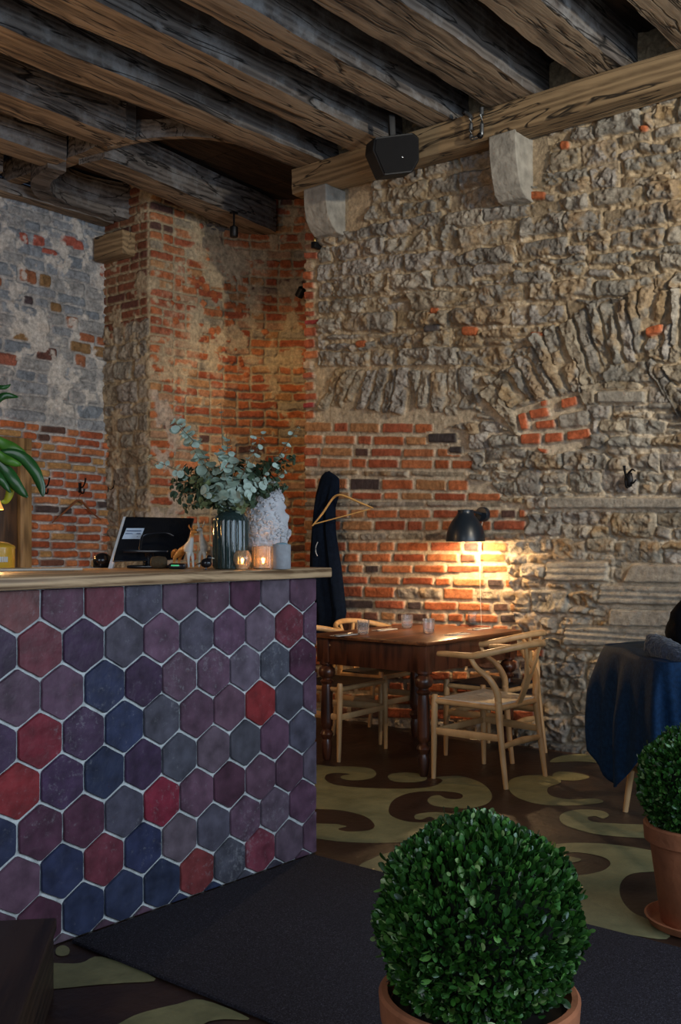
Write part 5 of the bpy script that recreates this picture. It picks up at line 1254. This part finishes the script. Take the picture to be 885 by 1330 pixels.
# ================================================================== BOXWOODS
TER = plain('terracotta', (.40, .14, .06), .8, noise=.25, scale=10, bump=.25, bscale=50)
LEAF = plain('boxwood_leaf', (1, 1, 1), .36, noise=.2, scale=30, attr=True, coat=.15, spec=.6)
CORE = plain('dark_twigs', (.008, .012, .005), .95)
def boxwood(loc, rad, zc, potr, poth, label, potlabel_rim, nleaf, seed, saucer=False):
    r = np.random.default_rng(seed); t = thing('potted_boxwood', label, 'potted plant', loc)
    # leaves
    d = r.normal(size=(nleaf, 3)); d /= np.linalg.norm(d, axis=1)[:, None]
    lump = 1+.045*np.sin(d[:, 0]*5+1)*np.cos(d[:, 1]*6)+.03*np.sin(d[:, 2]*9+d[:, 0]*7)
    rr = rad*lump*(1-.16*r.random(nleaf)**1.8)+ (r.random(nleaf) < .02)*.014
    c = d*rr[:, None]+np.array([0, 0, zc]); c[:, 2] = np.maximum(c[:, 2], zc-rad*.93)
    ax = d*.9+r.normal(size=(nleaf, 3))*.45+np.array([0, 0, .55]); ax /= np.linalg.norm(ax, axis=1)[:, None]
    sd = np.cross(ax, r.normal(size=(nleaf, 3))); sd /= np.linalg.norm(sd, axis=1)[:, None]; nn = np.cross(ax, sd)
    L = r.uniform(.013, .025, nleaf)[:, None]*1.0; Wd = L*r.uniform(.24, .34, nleaf)[:, None]
    rings = [(-.5, .12, 0), (-.2, .85, .10), (.15, 1.0, .12), (.42, .62, .06), (.52, .12, 0)]
    V = []
    for (f, ww, lift) in rings:
        V.append(c+ax*L*f-sd*Wd*ww+nn*Wd*lift*2.0); V.append(c+ax*L*f-nn*Wd*lift*.6); V.append(c+ax*L*f+sd*Wd*ww+nn*Wd*lift*2.0)
    V = np.stack(V, 1).reshape(-1, 3); base = np.arange(nleaf)[:, None]*15
    q = []
    for i in range(4):
        for k in range(2): q.append([i*3+k, i*3+k+1, (i+1)*3+k+1, (i+1)*3+k])
    F = (base[:, :, None]+np.array(q)[None]).reshape(-1, 4).astype(np.int32)
    pal = np.array([(.016, .065, .009), (.028, .10, .012), (.010, .042, .007), (.08, .20, .035), (.05, .15, .03), (.26, .38, .14)]); ci = r.choice(6, nleaf, p=[.28, .26, .20, .12, .10, .04])
    colv = pal[ci]*r.uniform(.8, 1.2, (nleaf, 1)); Cc = np.repeat(colv, 15, 0)
    me = bpy.data.meshes.new('foliage'); me.vertices.add(len(V)); me.vertices.foreach_set('co', V.astype(np.float32).ravel()); me.loops.add(F.size); me.loops.foreach_set('vertex_index', F.ravel())
    me.polygons.add(len(F)); me.polygons.foreach_set('loop_start', np.arange(len(F), dtype=np.int32)*4); me.polygons.foreach_set('loop_total', np.full(len(F), 4, np.int32)); me.update(calc_edges=True)
    me.polygons.foreach_set('use_smooth', np.ones(len(F), bool)); at = me.color_attributes.new('Col', 'FLOAT_COLOR', 'POINT'); at.data.foreach_set('color', np.concatenate([Cc, np.ones((len(Cc), 1))], 1).astype(np.float32).ravel())
    me.materials.append(LEAF); o = bpy.data.objects.new('foliage', me); COL.objects.link(o); o.parent = t
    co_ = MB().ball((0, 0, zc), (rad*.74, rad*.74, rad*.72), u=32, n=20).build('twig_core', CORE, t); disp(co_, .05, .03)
    MB().tube([(0, 0, poth*.8), (.005, 0, zc-rad*.5)], [.016, .012], 10).build('trunk', plain('bark', (.10, .07, .04), .9), t)
    P = [(potr*.68, 0), (potr*.70, .004), (potr*.90, poth-.065), (potr*.90, poth-.062), (potr*1.0, poth-.058), (potr*1.02, poth-.006), (potr*.99, poth), (potr*.93, poth), (potr*.90, poth-.03), (potr*.80, poth-.035), (.001, poth-.034)]
    z0 = .010 if saucer else 0
    MB().lathe(P, (0, 0, z0), 56).build('terracotta_pot', TER, t)
    MB().lathe([(.001, poth-.03), (potr*.89, poth-.03), (.001, poth-.025)], (0, 0, z0), 24).build('soil', bpy.data.materials['soil'], t)
    if saucer: MB().lathe([(potr*.80, 0), (potr*.92, .004), (potr*1.0, .030), (potr*.96, .032), (potr*.88, .011), (.001, .010)], (0, 0, 0), 48).build('saucer', TER, t)
    return t
pb1 = at_d(622, 0, 2.2); boxwood((pb1.x, pb1.y, .015), .214, .485, .208, .335, 'clipped boxwood ball in a terracotta pot in the foreground', None, 13000, 1)
pb2 = at_d(908, 0, 3.52); boxwood((pb2.x, pb2.y, 0), .200, .475, .178, .335, 'clipped boxwood ball in a terracotta pot with saucer at the right edge', None, 10000, 2, True)
